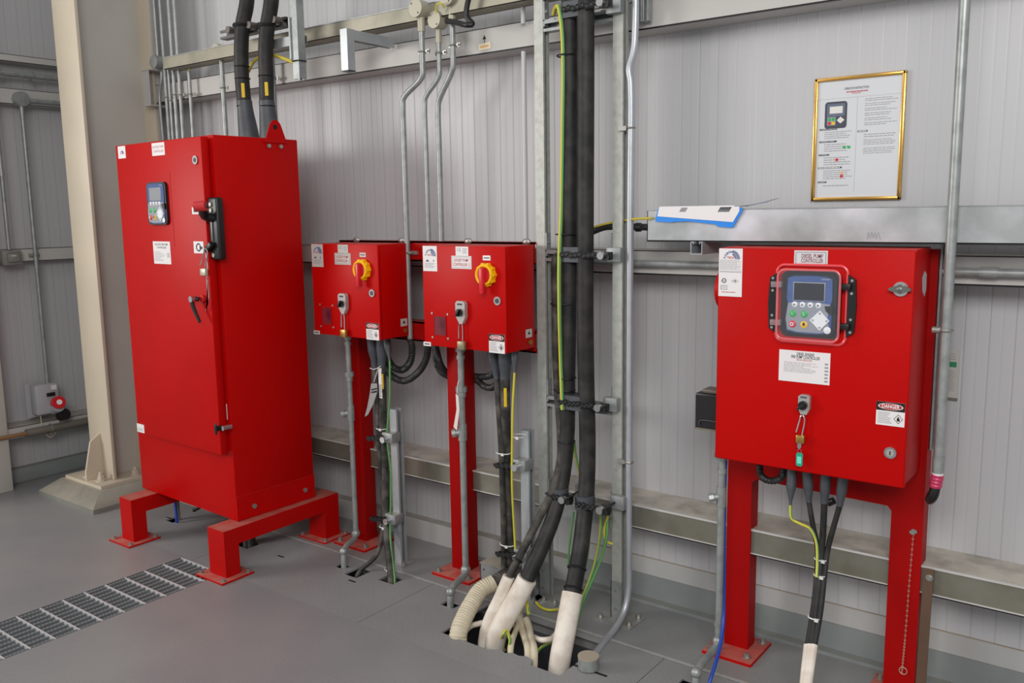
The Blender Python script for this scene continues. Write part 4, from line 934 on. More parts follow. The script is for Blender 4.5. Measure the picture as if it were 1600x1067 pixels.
def cleat(lab, z0, xa, xb, yc, rr, chain_px, boltx):
    """rubber pad wrapped round the cables, roller chain over it, tension bolt at one end"""
    t = thing('cable_cleat', lab, 'cable cleat', ((xa+xb)/2, yc, z0), 'black chain cleats on the big cables')
    st_ = []
    for k in range(13): a = PI/2+PI*k/12; st_.append((xa+rr*math.cos(a), yc+rr*math.sin(a)))
    for k in range(13): a = -PI/2+PI*k/12; st_.append((xb+rr*math.cos(a), yc+rr*math.sin(a)))
    MB().prism(st_, 'z', z0-.028, z0+.028).build('rubber_pad', BOOT, t)
    b = MB(); n = max(3, int((boltx-xa)/.019)); yf = yc-rr-.004
    for k in range(n+1):
        x = xa+(boltx-xa)*k/n; z = z0+.003*math.sin(k*2.1)
        b.cyl((x, yf-.007, z), (x, yf+.002, z), .0105, n=14); b.ring((x, yf-.007, z), (0, 1, 0), .0075, .002, 12, 4)
        if k < n: b.box(x, x+(boltx-xa)/n, yf-.005, yf, z-.006, z+.006)
    b.cyl((boltx+.02, yf-.008, z0-.006), (boltx+.02, yf+.004, z0-.006), .012, n=14).box(boltx-.005, boltx+.035, yf-.003, yf+.01, z0-.016, z0+.004)
    b.build('chain', BLACK, t)
    MB().cyl((boltx, yf-.018, z0), (boltx, yf+.004, z0), .014, n=20).build('tension_bolt', CHROME, t)
    MB().box(boltx-.012, boltx+.026, yf, min(yf+.03, SY-.02), z0-.014, z0+.012).cyl((boltx, yf+.02, z0), (boltx, SY-.02, z0), .005, n=8).build('clamp_block', BLACK, t)
    MB().box(boltx-.02, boltx+.04, SY-.05, SY-.019, z0-.026, z0+.026, bev=.002).build('bracket', GALV, t)
def xz(px, py, y=CY): q = at(px, py, y=y); return q.x, q.z
for lab, (ax, ay), (bx_, by_), bp in (('topmost black chain cleat holding both big cables near the ceiling beam', (892, 18), (914, 14), 941), ('black chain cleat holding both big cables level with the wall girt', (889, 397), (914, 396), 942), ('black chain cleat holding both big cables at middle height', (886, 625), (916, 626), 937)):
    xa, z0 = xz(ax, ay); xb, _ = xz(bx_, by_); cleat(lab, z0, xa, xb, CY-.004, .0345, None, at(bp, ay, y=CY-.04).x)
xa, z0 = xz(873, 773, CY-.06); cleat('black chain cleat round the left big cable alone, above the floor bend', z0, xa-.002, xa+.002, CY-.055, .035, None, xa+.045)
xa, z0 = xz(914, 784, CY-.04); cleat('black chain cleat round the right big cable alone, above the earth wires', z0, xa-.002, xa+.002, CY-.04, .037, None, at(942, 790, y=CY-.07).x)

def bigties(lab, px, py, y, r, ry, m=BLACK, w=.006, g='black cable ties on the big cables'):
    return ties(lab, P3(px, py, y), r, ry, m, g, False, w)
bigties('black tie round the left big cable and earth wire near the top', 886, 87, CY-.004, .038, .036)
bigties('black tie round the left big cable just above the girt level cleat', 885, 366, CY-.004, .042, .036)
bigties('black tie round slim cable and left big cable below the girt level cleat', 879, 475, CY-.004, .049, .036)
bigties('black tie round the left big cable a little above the middle cleat', 886, 590, CY-.004, .034, .034)
bigties('black tie round slim cable and left big cable right above the middle cleat', 882, 609, CY-.004, .044, .036)
bigties('black tie round the left big cable below the middle cleat', 885, 689, CY-.006, .033, .033)
def tie_at(lab, P, i, off, r, g, m=BLACK):
    a, b2 = V(P[i]), V(P[i+1]); c = a.lerp(b2, off); d = (b2-a).normalized()
    o = MB().ring(c, d, r, .0045, 24, 6).build('cable_tie', m, origin=tuple(c)); return tag(o, lab, 'cable tie', g)
TG = 'black cable ties on the big cables'
tie_at('black tie high on the right big cable above its white sleeve', cr_, 8, .45, .0335, TG)
tie_at('black tie low on the right big cable just above its white sleeve', cr_, 8, .82, .0335, TG)
tie_at('black tie on the slim cable where it bends left', c3, 6, .2, .018, TG)
tie_at('black tie on the slim cable above its white sleeve', c3, 8, .4, .018, TG)

# earth wire beside the big cables (yellow with a green stripe)
def ywire(lab, pts, r, stripe=True, grp='yellow-green earth wires at the tall struts', m=None):
    t = thing('earth_wire', lab, 'wire', tuple(pts[-1]), grp)
    MB().tube(pts, r, 10).build('insulation', m or YEL, t)
    if stripe: MB().tube([V(p)+V((r*.55, -r*.45, 0)) for p in pts], r*.62, 6).build('green_stripe', GRN, t)
    return t
ey = CY-.03
ywire('thick yellow-green earth wire running down the left side of the big black cables', [P3(865, 22, ey+.06), P3(868, 12, ey+.03), P3(873, 12, ey), P3(878, 45, ey), P3(880, 100, ey), P3(879, 200, ey), P3(877, 330, ey), P3(874, 400, ey-.012), P3(874, 480, ey-.012), P3(876, 560, ey), P3(879, 640, ey-.012)], .0078)
ywire('yellow-green earth wire emerging between the two big cables above the floor bend', [P3(897, 690, CY+.02), P3(900, 715, CY+.03), P3(907, 745, CY+.03), P3(912, 770, CY+.02)], .006)
earthy = at(940, 802, y=SY-.06)
ywire('yellow earth wire running from the drilled earth bar down to the floor opening', [P3(939, 800, SY-.045), P3(938, 830, SY-.06), P3(934, 860, SY-.07), P3(925, 895, SY-.10), P3(912, 930, SY-.15), P3(900, 965, SY-.24), P3(893, 995, SY-.30), at(887, 1010, z=-.02), V((at(884, 1010, z=0).x-.02, -.50, -.3))], .0055)
ywire('green-yellow earth wire crossing outside the yellow one from the earth bar to the floor', [P3(949, 806, SY-.04), P3(948, 835, SY-.06), P3(940, 870, SY-.07), P3(926, 905, SY-.11), P3(913, 935, SY-.16), P3(903, 968, SY-.24), P3(894, 1000, SY-.31), V((at(890, 1012, z=0).x, -.5, -.05)), V((-1.72, -.5, -.3))], .0055, False, m=GRN)
ywire('short yellow earth wire loop from the earth bar back to the right-hand tall post', [P3(950, 806, SY-.045), P3(944, 830, SY-.05), P3(947, 845, SY-.045), P3(957, 850, SY-.03)], .005, False)
ywire('green earth wire hanging left of the right big cable from the earth bar', [P3(896, 800, SY-.05), P3(892, 830, SY-.06), P3(889, 860, SY-.06), P3(888, 888, SY-.06)], .0045, False, m=GRN)
ywire('second yellow earth wire tight behind the right big cable', [P3(921, 840, SY-.06), P3(917, 875, SY-.08), P3(911, 900, SY-.11), P3(903, 930, SY-.15), P3(896, 960, SY-.2)], .0045)
ywire('yellow earth wire lying on the floor between the tall post feet', [at(838, 941, z=.012), at(846, 949, z=.012), at(858, 953, z=.012), at(872, 952, z=.012)], .0055, False)
ywire('short yellow-green wire behind the white sleeves', [P3(818, 925, -.45), P3(823, 940, -.47), P3(826, 960, -.50)], .006)
ywire('yellow-green wire arching up out of the floor opening', [at(784, 1000, z=-.06), at(787, 990, z=.05), at(791, 985, z=.055), at(797, 1000, z=.03), at(795, 1015, z=-.01), V((at(795, 1018, z=0).x, -.60, -.2))], .006)
ywire('pair of yellow-green wires lying low in the floor opening', [V((-1.85, -.50, -.12)), at(845, 1012, z=-.04), at(862, 1004, z=-.03), at(880, 995, z=-.05)], .006)

# cream corrugated conduit + its black continuation
e1 = [P3(808, 893, -.33), P3(790, 902, -.40), at(770, 915, z=.14)]
e1 = [V((-2.06, -.29, .13)), at(788, 900, y=-.36), at(768, 914, y=-.43)]
e2 = [at(772, 911, y=-.42), at(752, 922, y=-.47), at(736, 945, y=-.54), at(724, 968, y=-.60), at(716, 992, z=0), V((at(714, 995, z=0).x-.005, -.64, -.15)), V((at(714, 995, z=0).x, -.62, -.36))]
t = thing('corrugated_conduit', 'thick cream-coated corrugated conduit arching from the grey duct into the floor opening', 'conduit', tuple(e2[4]))
MB().tube(e1, .027, 18, step=.003, rf=lambda u, l: corr(l, .012, .05)).build('black_section', RUBD, t)
MB().tube(e2, .034, 20, step=.003, rf=lambda u, l: corr(l, .0105, .045)).build('cream_section', CREAM, t)
# white coated cables inside the opening
def wc(lab, pts, r, m=CREAM, n=12): return tag(MB().tube(pts, r, n).build('coated_cable', m, origin=tuple(pts[-1])), lab, 'cable', 'cream coated cables in the floor opening')
Z0 = lambda px, py, z=0.: at(px, py, z=z)
wc('cream coated cable leaning left from the fork in the floor opening', [P3(812, 955, -.42), P3(811, 970, -.45), P3(806, 985, -.50), Z0(798, 1015), V((Z0(796, 1020).x, -.64, -.25))], .011)
wc('cream coated cable with dark top, leaning right from the fork in the floor opening', [P3(808, 940, -.38), P3(812, 958, -.42), P3(815, 980, -.47), P3(821, 1000, -.54), Z0(825, 1018), V((Z0(825, 1022).x, -.64, -.25))], .0135)
wc('stubby cream coated cable with a blunt end standing right in the floor opening', [P3(822, 967, -.44), P3(826, 978, -.46), P3(830, 998, -.52), Z0(835, 1020), V((Z0(836, 1022).x, -.64, -.25))], .0135)
wc('white coated cable curving low between corrugated conduit and white sleeve', [Z0(728, 985, -.02), P3(736, 978, -.56), P3(746, 975, -.55), P3(756, 974, -.54), V((-1.98, -.5, -.1))], .011, CWHITE)
wc('rough cream coated cable lying behind the right white sleeve', [Z0(833, 995, -.02), Z0(848, 1000, .012), Z0(862, 998, .012), Z0(868, 992, .012)], .011, CWHITE)
wc('thin cream coated cable at the back of the floor opening', [Z0(792, 960, .01), Z0(800, 975, .01), Z0(812, 985, -.03)], .008, CREAM)
t = tag(MB().sph(P3(796, 970, -.46), .012, 1.3, .8, .7, 12).build('sealant_lump', CWHITE), 'small white lump of sealant at the back edge of the floor opening', 'sealant')

# long bright conduit right of the post with the box on the floor
cy_ = SY-.02; cxr = at(984, 500, y=cy_).x
t = thing('long_conduit', 'long bright conduit beside the right-hand tall post, bending to a round floor box', 'conduit', (cxr, cy_, 0))
pt = [V((at(992, 0, y=cy_).x, cy_, 3.3)), V((at(992, 0, y=cy_).x, cy_, at(0, 40, y=cy_).z)), P3(992, 65, cy_), P3(989, 85, cy_), P3(983, 108, cy_), V((cxr, cy_, at(984, 130, y=cy_).z)), V((cxr, cy_, 1.6)), V((cxr, cy_, 1.0)), V((cxr, cy_, .32)), P3(981.5, 925, cy_), P3(975, 955, cy_-.03), P3(962, 980, cy_-.10), P3(948, 998, cy_-.17), P3(925, 1028, cy_-.32)]
MB().tube(pt, .0128, 16, sub=5).build('tube', CONDUITB, t)
bx = Z0(919, 1047)
MB().cyl((bx.x-.005, bx.y+.01, .004), (bx.x-.005, bx.y+.01, .045), .037, n=28).build('junction_box', CONDUIT, t)
MB().cyl((bx.x-.005, bx.y+.01, .045), (bx.x-.005, bx.y+.01, .049), .038, n=28).build('box_lid', mat('lid_dusty', (166, 156, 138), .7), t)
MB().box(bx.x-.06, bx.x+.075, bx.y-.004, bx.y+.006, .0002, .0012).build('slot', HOLE, t)
for py_ in (200, 722):
    z_ = at(984, py_, y=cy_).z; b = MB(); b.ring((cxr, cy_, z_), (0, 0, 1), .0145, .004, 16, 6).box(cxr-.045, cxr-.012, cy_-.012, cy_-.002, z_-.008, z_+.008); b.build('saddle', STEEL, t)
b = MB()
for z_ in (.10,): pass
t = thing('short_strut', 'short double strut hanging from the top right of the tall strut post', 'strut', (-1.52, -.1, 2.3))
for x_ in (at(1001, 30, y=-.12).x, at(1011, 30, y=-.12).x): MB().sweep(strut_profile(.012, .002), (x_, -.12, at(1001, 35, y=-.12).z), (x_, -.12, 2.9), (0, -1, 0)).build('strut', GALV, t)

# small wall conduits between the boxes: thin white pipe
y_ = -.11; xx_ = at(819.5, 200, y=y_).x
t = tag(MB().cyl((xx_, y_, at(819, 72, y=y_).z-.02), (xx_, y_, 1.48), .0095, n=12).cyl((xx_, y_, 2.33), (xx_, y_, 2.9), .0095, n=12).build('thin_pipe', mat('pipe_white', (190, 190, 192), .4), origin=(xx_, y_, 1.48)), 'thin white pipe on the wall just left of the left-hand tall strut post', 'pipe')
# three offset conduits coming down behind the jockey boxes
def offset_conduit(lab, top, bend, low, y, r, box, sad, box_r=.036):
    """box centre px; upper run at top x, offset, lower run"""
    t = thing('offset_conduit', lab, 'conduit', tuple(P3(*low, y)), 'offset conduits above the jockey boxes')
    xt = P3(*top, y).x; xl = P3(low[0], low[1], y).x
    z1 = P3(0, 0, y).z
    zt = P3(top[0], top[1], y).z; za = P3(bend[0], bend[1], y).z; zb = P3(bend[2], bend[3], y).z; zl = P3(low[0], low[1], y).z
    MB().tube([(xt, y, zt), (xt, y, (zt+za)/2), (xt, y, za+.02), (xt-.004, y, za-.02), (xl+.006, y, zb+.02), (xl, y, zb-.02), (xl, y, zb-.15), (xl, y, (zb+zl)/2), (xl, y, zl)], r, 14, sub=5).build('tube', CONDUIT, t)
    if box: 
        c = P3(box[0], box[1], y-.01); MB().cyl((c.x, y-.035, c.z), (c.x, y+.02, c.z), box_r, n=28).cyl((xt, y, zt-.05), (xt, y, zt+.01), r*1.3, n=14).build('junction_box', mat('jb_grey', (172, 168, 150), .45, .2) if 'jb_grey' not in MATS else MATS['jb_grey'], t)
        MB().cyl((c.x-.02, y-.037, c.z+.02), (c.x-.02, y-.034, c.z+.02), .003).cyl((c.x+.015, y-.037, c.z-.02), (c.x+.015, y-.034, c.z-.02), .003).build('screw', INK, t)
    z_ = P3(sad[0], sad[1], y).z; b = MB(); b.ring((xt, y, z_), (0, 0, 1), r+.002, .0035, 16, 6).box(xt-.025, xt+.035, y+.004, y+.012, z_-.008, z_+.008).cyl((xt+.026, y-.004, z_), (xt+.026, y+.006, z_), .005, n=8); b.build('saddle', STEEL, t)
    return t
offset_conduit('leftmost of three offset conduits, passing in front of the red rack', (658, 30), (660, 112, 640, 160), (641, 530), -.215, .0125, (655, 14), (659, 81))
offset_conduit('middle offset conduit from the lower round box, thinner than its neighbours, ending at the rack', (685, 48), (686, 112, 668, 160), (670, 378), -.175, .010, (684, 32), (684, 83), .034)
offset_conduit('rightmost of three offset conduits, ending behind the right-hand jockey box', (706, 10), (708, 100, 691, 165), (690, 380), -.185, .0120, (703, -4), (707, 71))
z_ = at(641, 395, y=-.215).z; xq = at(641, 395, y=-.215).x
tag(MB().ring((xq, -.215, z_), (0, 0, 1), .0145, .0035, 16, 6).box(xq-.03, xq+.035, -.208, -.20, z_-.008, z_+.008).build('conduit_saddle', STEEL, origin=(xq, -.21, z_)), 'small steel saddle clamping the leftmost offset conduit to the red rack', 'saddle')
tag(MB().tube([P3(738, -20, -.24), P3(730, 8, -.24), P3(729, 25, -.24), P3(738, 38, -.24), P3(730, 39, -.25), P3(712, 35, -.22), P3(698, 33, -.20)], .011, 10).build('black_hose', BLACK), 'black flexible hose kinked beside the round junction boxes at the top', 'hose')
tag(MB().tube([P3(681, 20, -.23), P3(682, 8, -.24), P3(690, 5, -.24), P3(694, 12, -.22)], .003, 6).build('earth_wire', YEL), 'short yellow earth loop between the round junction boxes at the top', 'wire')

# ================================================================== HIGH LEVEL TRUNKING, BRACKETS, CONDUITS
TY = -.20
tz1, tz0 = at(640, 12, y=TY).z, at(640, 35, y=TY).z
xl_ = at(255, 100, y=TY).x
t = thing('cable_trunking', 'aged galvanised cable trunking running along the top of the back wall', 'trunking', (-3, TY, tz0))
MB().box(xl_, 2.2, TY, TY+.003, tz0, tz1).box(xl_, 2.2, TY, TY+.09, tz0, tz0+.003).box(xl_, 2.2, TY+.087, TY+.09, tz0, tz1).build('tray', TRUNKD, t)
MB().box(xl_, 2.2, TY-.003, TY+.093, tz1, tz1+.004).build('lid', GALV, t)
# hanging strut with the cable cross bar
HY = -.345
hx = at(468, 100, y=HY).x; hz = at(468, 124, y=HY).z
t = thing('hanger_strut', 'vertical strut hanging from above at the left with a crosswise arm holding the cabinet cables', 'strut', (hx, HY, hz))
MB().sweep(strut_profile(.0205), (hx, HY, hz), (hx, HY, 3.3), (-1, 0, 0)).build('strut', GALV, t)
zb_ = at(468, 60, y=HY).z
MB().sweep(strut_profile(.0205), (hx, HY+.03, zb_-.0), (hx-.22, HY+.03, zb_-.0), (0, 0, 1)).build('arm', GALV, t)
MB().box(hx-.03, hx-.02, HY-.028, HY+.03, zb_-.09, zb_+.09).build('gusset_plate', GALV, t)
tag(ties('', (hx, HY, at(468, 96, y=HY).z), .031, .03, BLACK, None, False, .006), 'black tie round the left hanging strut securing the yellow air line', 'cable tie')
t = thing('cross_strut', 'dark short strut bar with bolts carrying the two cabinet cables near the top left', 'strut', (hx-.4, HY, zb_))
p0 = at(349, 47, y=HY+.03); p1 = at(452, 44, y=HY+.03); zc_ = (p0.z+p1.z)/2
MB().sweep(strut_profile(.0205), (p0.x, HY+.03, zc_), (p1.x, HY+.03, zc_), (0, -1, 0)).build('strut', mat('strut_dark', (92, 92, 92), .45, .4), t)
for px_ in (362, 395, 434): q = at(px_, 41, y=HY-.01); MB().cyl((q.x, HY-.035, zc_+.005), (q.x, HY+.01, zc_+.005), .016, n=14).build('bolt', mat('bolt_dark', (104, 98, 92), .4, .5) if 'bolt_dark' not in MATS else MATS['bolt_dark'], t)
# L bracket
LY = -.38
p0 = at(542, 46, y=LY); p1 = at(542, 111, y=LY)
t = thing('strut_bracket', 'galvanised L-shaped strut bracket sticking out from the high trunking', 'bracket', (p0.x, LY, p1.z))
MB().sweep(strut_profile(.0205), (p0.x, LY, p1.z), (p0.x, LY, p0.z+.0), (-1, 0, 0)).build('drop', GALVB, t)
MB().sweep(strut_profile(.0205), (p0.x, LY+.02, p0.z-.022), (p0.x, TY+.08, p0.z-.022), (0, 0, -1)).build('arm', GALVB, t)
MB().box(p0.x-.0215, p0.x+.0215, LY-.0215, LY+.0215, p1.z-.004, p1.z).build('end_cap', BLACK, t)
# yellow air line
tag(MB().tube([P3(388, 112, -.30), P3(395, 98, -.31), P3(408, 88, -.315), P3(425, 86, -.33), P3(445, 92, -.34), P3(462, 99, HY+.0)], .008, 10).build('air_line', PIPEY), 'yellow air line curving behind the cabinet cables to the left hanging strut', 'hose')
# cabinet feed cables
def feed(lab, xs, bot):
    t = thing('feed_cable', lab, 'cable', tuple(bot), 'thick black cables feeding the tall cabinet')
    MB().tube(xs, .0335, 18).build('sheath', RUB, t)
    e = V(xs[-1]); MB().tube([e+V((0, 0, .02)), e.lerp(V(bot), .3), e.lerp(V(bot), .6), V(bot)+V((0, 0, -.01))], .040, 18, sub=4, rf=lambda u, l: .9+.45*max(0, u-.15)).build('boot', BOOT, t)
    return t, e
FY = -.375
btop = .225+H_
t, e = feed('left of the two thick black cables entering the top of the tall cabinet', [V((P3(388, 0, FY).x+.03, FY, 3.1)), P3(386, 0, FY), P3(379, 40, FY), P3(377, 80, FY), P3(378, 120, FY), P3(382, 165, FY)], V((P3(390, 213, FY).x, FY, btop)))
a_ = P3(380, 143, FY); arcpatch(MB(), (a_.x, FY), .0375, P3(379, 154, FY).z, P3(377, 132, FY).z, .2).build('yellow_marker', MATS['marker_yellow'], t)
t, e = feed('right of the two thick black cables entering the top of the tall cabinet', [V((P3(428, 0, FY).x+.02, FY, 3.1)), P3(424, 0, FY), P3(418, 40, FY), P3(415, 80, FY), P3(416, 120, FY), P3(417, 165, FY)], V((P3(423, 214, FY).x, FY, btop)))
a_ = P3(416.5, 141, FY); arcpatch(MB(), (a_.x, FY), .0375, P3(410, 152, FY).z, P3(410, 131, FY).z, .2).build('yellow_marker', MATS['marker_yellow'], t)
for lab, px_, py_ in (('upper black tie on the left cabinet cable', 378, 104), ('lower black tie on the left cabinet cable', 379, 123), ('black tie on the right cabinet cable', 416, 119), ('black tie at the boot of the left cabinet cable', 382, 166), ('black tie at the boot of the right cabinet cable', 418, 166), ('black strap holding the left cabinet cable to the dark strut bar', 378, 40), ('black strap holding the right cabinet cable to the dark strut bar', 417, 40)):
    ties(lab, P3(px_, py_, FY), .0345, .0345, BLACK, 'black ties on the tall cabinet cables', False, .006 if py_ != 40 else .02)
# thin conduits behind the cabinet
def thin(lab, px_b, px_t, y, r, zt=3.3, zb=1.2, sad=None, extra=None, grp='thin conduits behind the tall cabinet'):
    x = (P3(px_b, 215, y).x+P3(px_t[0], px_t[1], y).x)/2
    t = thing('thin_conduit', lab, 'conduit', (x, y, zb), grp)
    MB().cyl((x, y, zb), (x, y, zt), r, n=12).build('tube', CONDUIT, t)
    if sad: z_ = P3(px_b, sad, y).z; b = MB(); b.ring((x, y, z_), (0, 0, 1), r+.002, .003, 14, 6).box(x-.02, x+.03, y+.004, y+.012, z_-.008, z_+.008); b.build('saddle', STEEL, t)
    return t, x
ty = -.13
thin('thin conduit behind the tall cabinet, second from the grey column', 260, (254, 0), ty, .0095, sad=152)
thin('thin conduit behind the tall cabinet, ending partway up in the middle of the cluster', 267, (266, 103), ty-.01, .008, zt=P3(266, 103, ty).z, sad=157)
thin('thin conduit behind the tall cabinet, fourth from the grey column', 275, (266, 0), ty, .0105, sad=148)
thin('rightmost thin conduit of the tight cluster behind the tall cabinet', 283.5, (275, 0), ty, .010, sad=148)
t, x = thin('thin conduit behind the tall cabinet beside the grey column, stopping at a round box', 249, (247, 0), ty-.02, .009, zb=P3(249, 95, ty).z)
c = P3(248.5, 97, ty-.02); MB().cyl((x, ty-.05, c.z), (x, ty, c.z), .036, n=24).build('junction_box', CONDUIT, t)
MB().cyl((x, ty-.02, c.z), (max(x-.4, -4.70), ty-.02, c.z), .010).build('side_tube', CONDUIT, t)
t = thing('thin_conduit', 'thin kinked conduit behind the tall cabinet next to the grey column', 'conduit', tuple(P3(254, 215, ty)), 'thin conduits behind the tall cabinet')
MB().tube([P3(252.5, 112, ty), P3(252.5, 125, ty), P3(249.5, 145, ty), P3(250, 165, ty), P3(254.5, 216, ty), P3(256, 240, ty)], .0085, 10).build('tube', CONDUIT, t)
t, x = thin('lone thin conduit with an open yellow-wired end left of the cabinet cables', 300, (297, 110), ty, .0095, zt=P3(297, 111, ty).z, sad=147, grp='lone conduits above the cabinet')
zt = P3(297, 111, ty).z; MB().tube([(x, ty, zt-.01), (x+.01, ty, zt+.05), (x+.035, ty-.02, zt+.08)], .004, 6).build('earth_tail', YEL, t)
t, x = thin('lone conduit rising to a round junction box left of the cabinet cables', 351, (348, 90), ty-.03, .0125, zt=P3(349, 90, ty-.03).z, sad=137, grp='lone conduits above the cabinet')
c = P3(351, 80, ty-.03); MB().cyl((x, ty-.065, c.z), (x, ty-.005, c.z), .038, n=24).build('junction_box', MATS['jb_grey'], t)
MB().cyl((x, ty-.02, c.z), (x+.10, ty-.02, c.z-.005), .014).build('side_gland', BLACK, t)
t, x = thin('conduit half hidden behind the right cabinet cable', 430, (428, 90), ty, .0105, zt=P3(428, 88, ty).z, sad=122, grp='lone conduits above the cabinet')
# grey bracket beside the column
p = at(240, 140, y=-.12)
t = thing('channel_bracket', 'short grey folded bracket beside the column at the top left', 'bracket', tuple(p))
MB().box(p.x-.035, p.x-.032, -.16, .0, p.z-.09, p.z+.10).box(p.x-.035, p.x+.03, -.162, -.159, p.z-.09, p.z+.10).box(p.x-.04, p.x+.04, -.165, -.0, p.z-.095, p.z-.09).box(p.x-.04, p.x+.04, -.165, -.0, p.z+.10, p.z+.105).build('bracket', GIRT, t)
# arrow and small orange tag on the girt
GY = WY-.1405
p = at(757, 66, y=GY)
b = MB(); b.box(p.x-.0016, p.x+.0016, GY-.0006, GY, p.z-.012, p.z+.018); b.prism([(p.x-.009, p.z+.012), (p.x+.009, p.z+.012), (p.x, p.z+.028)], 'y', GY-.0006, GY)
tag(b.build('painted_arrow', BLK), 'small black arrow pointing up on the high wall girt', 'marking')
p = at(757.5, 72.5, y=GY); t = thing('adhesive_label', 'small orange label below the black arrow on the high wall girt', 'label', (p.x, GY, p.z))
MB().obox((p.x, GY-.001, p.z), .062, .0015, .026, (0, -.05, 0)).build('backing', mat('label_cream', (236, 222, 196), .5), t)
MB().obox((p.x, GY-.0022, p.z), .045, .0008, .007, (0, -.05, 0)).build('print', AMBR, t)

# ------------------------------------------------------------------ things on the girt line right of the posts
t = thing('wall_conduit', 'horizontal galvanised conduit running along the middle wall girt to the right edge', 'conduit', (-1, WY-.16, 1.4))
z_ = at(1050, 413, y=WY-.16).z
MB().cyl((-1.93, WY-.16, z_-.0), (2.2, WY-.16, z_), .0135, n=16).build('tube', CONDUIT, t)
q = at(1545, 426, y=WY-.16); MB().cyl((q.x-.025, WY-.16, z_), (q.x+.025, WY-.16, z_), .0165, n=16).build('coupling', CONDUIT, t)
t = thing('black_conduit_run', 'black flexible conduit passing behind the cables into the galvanised shelf trunking', 'conduit', tuple(P3(1008, 355, -.13)))
MB().tube([P3(905, 372, -.12), P3(926, 362, -.13), P3(945, 355, -.13), P3(968, 354, -.13), P3(1013, 355, -.15)], .0125, 12).build('tube', FLEXM, t)
MB().cyl(P3(994, 355, -.14), P3(1001, 355, -.14), .0165).build('clip', BLACK, t)
tag(MB().tube([P3(925, 356, -.14), P3(945, 350, -.15), P3(965, 346, -.15), P3(995, 342, -.22), P3(1018, 341, -.262)], .0045, 8).build('earth_wire', PIPEY), 'thin yellow wire bolted to the left end of the galvanised shelf trunking', 'wire')
# big trunking used as a shelf
BY = -.25; b0 = -1.500
t = thing('shelf_trunking', 'wide galvanised trunking running level above the diesel controller to the right edge', 'trunking', (b0, BY, 1.487))
MB().box(b0, 2.2, BY, BY+.003, 1.488, 1.593).box(b0, b0+.003, BY, -.10, 1.488, 1.593).box(b0, 2.2, BY, -.10, 1.488, 1.491).build('body', TRUNK, t)
MB().box(b0-.001, 2.2, BY-.002, -.10, 1.593, 1.596).build('lid', GALV, t)
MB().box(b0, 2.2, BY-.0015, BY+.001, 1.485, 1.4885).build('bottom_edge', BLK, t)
q = at(1365, 368, y=BY); b = MB(); s_ = [(-.018, -.010), (-.016, .010), (-.010, -.008), (-.006, .010), (0, -.006), (.004, .008), (.008, -.010), (.013, .009), (.020, -.012)]
b.tube([(q.x+u, BY-.0004, q.z+v) for u, v in s_], .0009, 5, sm=False); b.build('pencil_mark', INKL, t)
t = thing('support_strut', 'open-ended strut support under the left part of the shelf trunking', 'strut', tuple(P3(1093, 385, -.25)))
q = P3(1092, 385, -.25); MB().sweep(strut_profile(.0215), (q.x, -.27, 1.466), (q.x, .04, 1.466), (0, 0, 1)).build('strut', GALVB, t)
# folder draped on the shelf
t = thing('document_folder', 'blue plastic folder with white sheets lying over the edge of the galvanised shelf', 'folder', tuple(P3(1100, 335, BY)))
fb = [(1024, 346), (1050, 347.5), (1053, 346.5), (1078, 346), (1118, 350.5), (1122, 354), (1145, 356), (1160, 330)]
def sheet(mb, ptsf, yo, zb, depth=.14, lift=0):
    """front flap hanging down the face, top part lying on the lid"""
    return mb
YF = BY-.006
fl_ = [(at(px_, py_, y=YF).x, at(px_, py_, y=YF).z) for px_, py_ in fb]
ztop = 1.600
poly = fl_+[(fl_[-1][0], ztop), (fl_[0][0]+.01, ztop)]
MB().prism(poly, 'y', YF-.0015, YF).build('front_flap', FOLD, t)
xa, xb = fl_[0][0]+.01, fl_[-1][0]
b = MB(); bm = b.bm; n = 14; rows = []
for i in range(n+1):
    u = i/n; x = xa+(xb+.075-xa)*u; lift = max(0, (u-.62)/.38)**1.6*.028
    rows.append([bm.verts.new((x, YF+(.0 if u < .8 else (u-.8)*.12), ztop+lift*.5)), bm.verts.new((x, BY+.07, ztop+.003+lift*.8)), bm.verts.new((x, BY+.14, ztop+.002+lift))])
for i in range(n):
    for k in range(2): bm.faces.new((rows[i][k], rows[i+1][k], rows[i+1][k+1], rows[i][k+1]))
b.build('back_cover', mat('folder_clear', (120, 140, 170), .25, alpha=.8), t)
pp = [(1027, 338), (1145, 347), (1155, 330)]
pf = [(at(px_, py_, y=YF-.004).x, at(px_, py_, y=YF-.004).z) for px_, py_ in pp]
MB().prism([pf[0], pf[1], pf[2], (pf[2][0], ztop+.003), (pf[0][0]+.006, ztop+.003)], 'y', YF-.0035, YF-.002).build('paper_sheets', PAPER, t)
MB().box(pf[0][0]+.006, pf[2][0]-.02, YF, BY+.12, ztop+.003, ztop+.007).build('paper_sheets', PAPER, t)
b = MB()
for k in range(5): x = at(1062+k*2, 333, y=YF).x; b.prism([(x, ztop-.012), (x+.003, ztop-.012), (x+.012, ztop+.002), (x+.009, ztop+.002)], 'y', YF-.0038, YF-.0034)
for k in range(6): x = at(1122+k*3, 333, y=YF).x; b.prism([(x, ztop-.014), (x+.005, ztop-.014), (x+.016, ztop+.002), (x+.009, ztop+.002)], 'y', YF-.0038, YF-.0034)
b.build('print', INK, t)

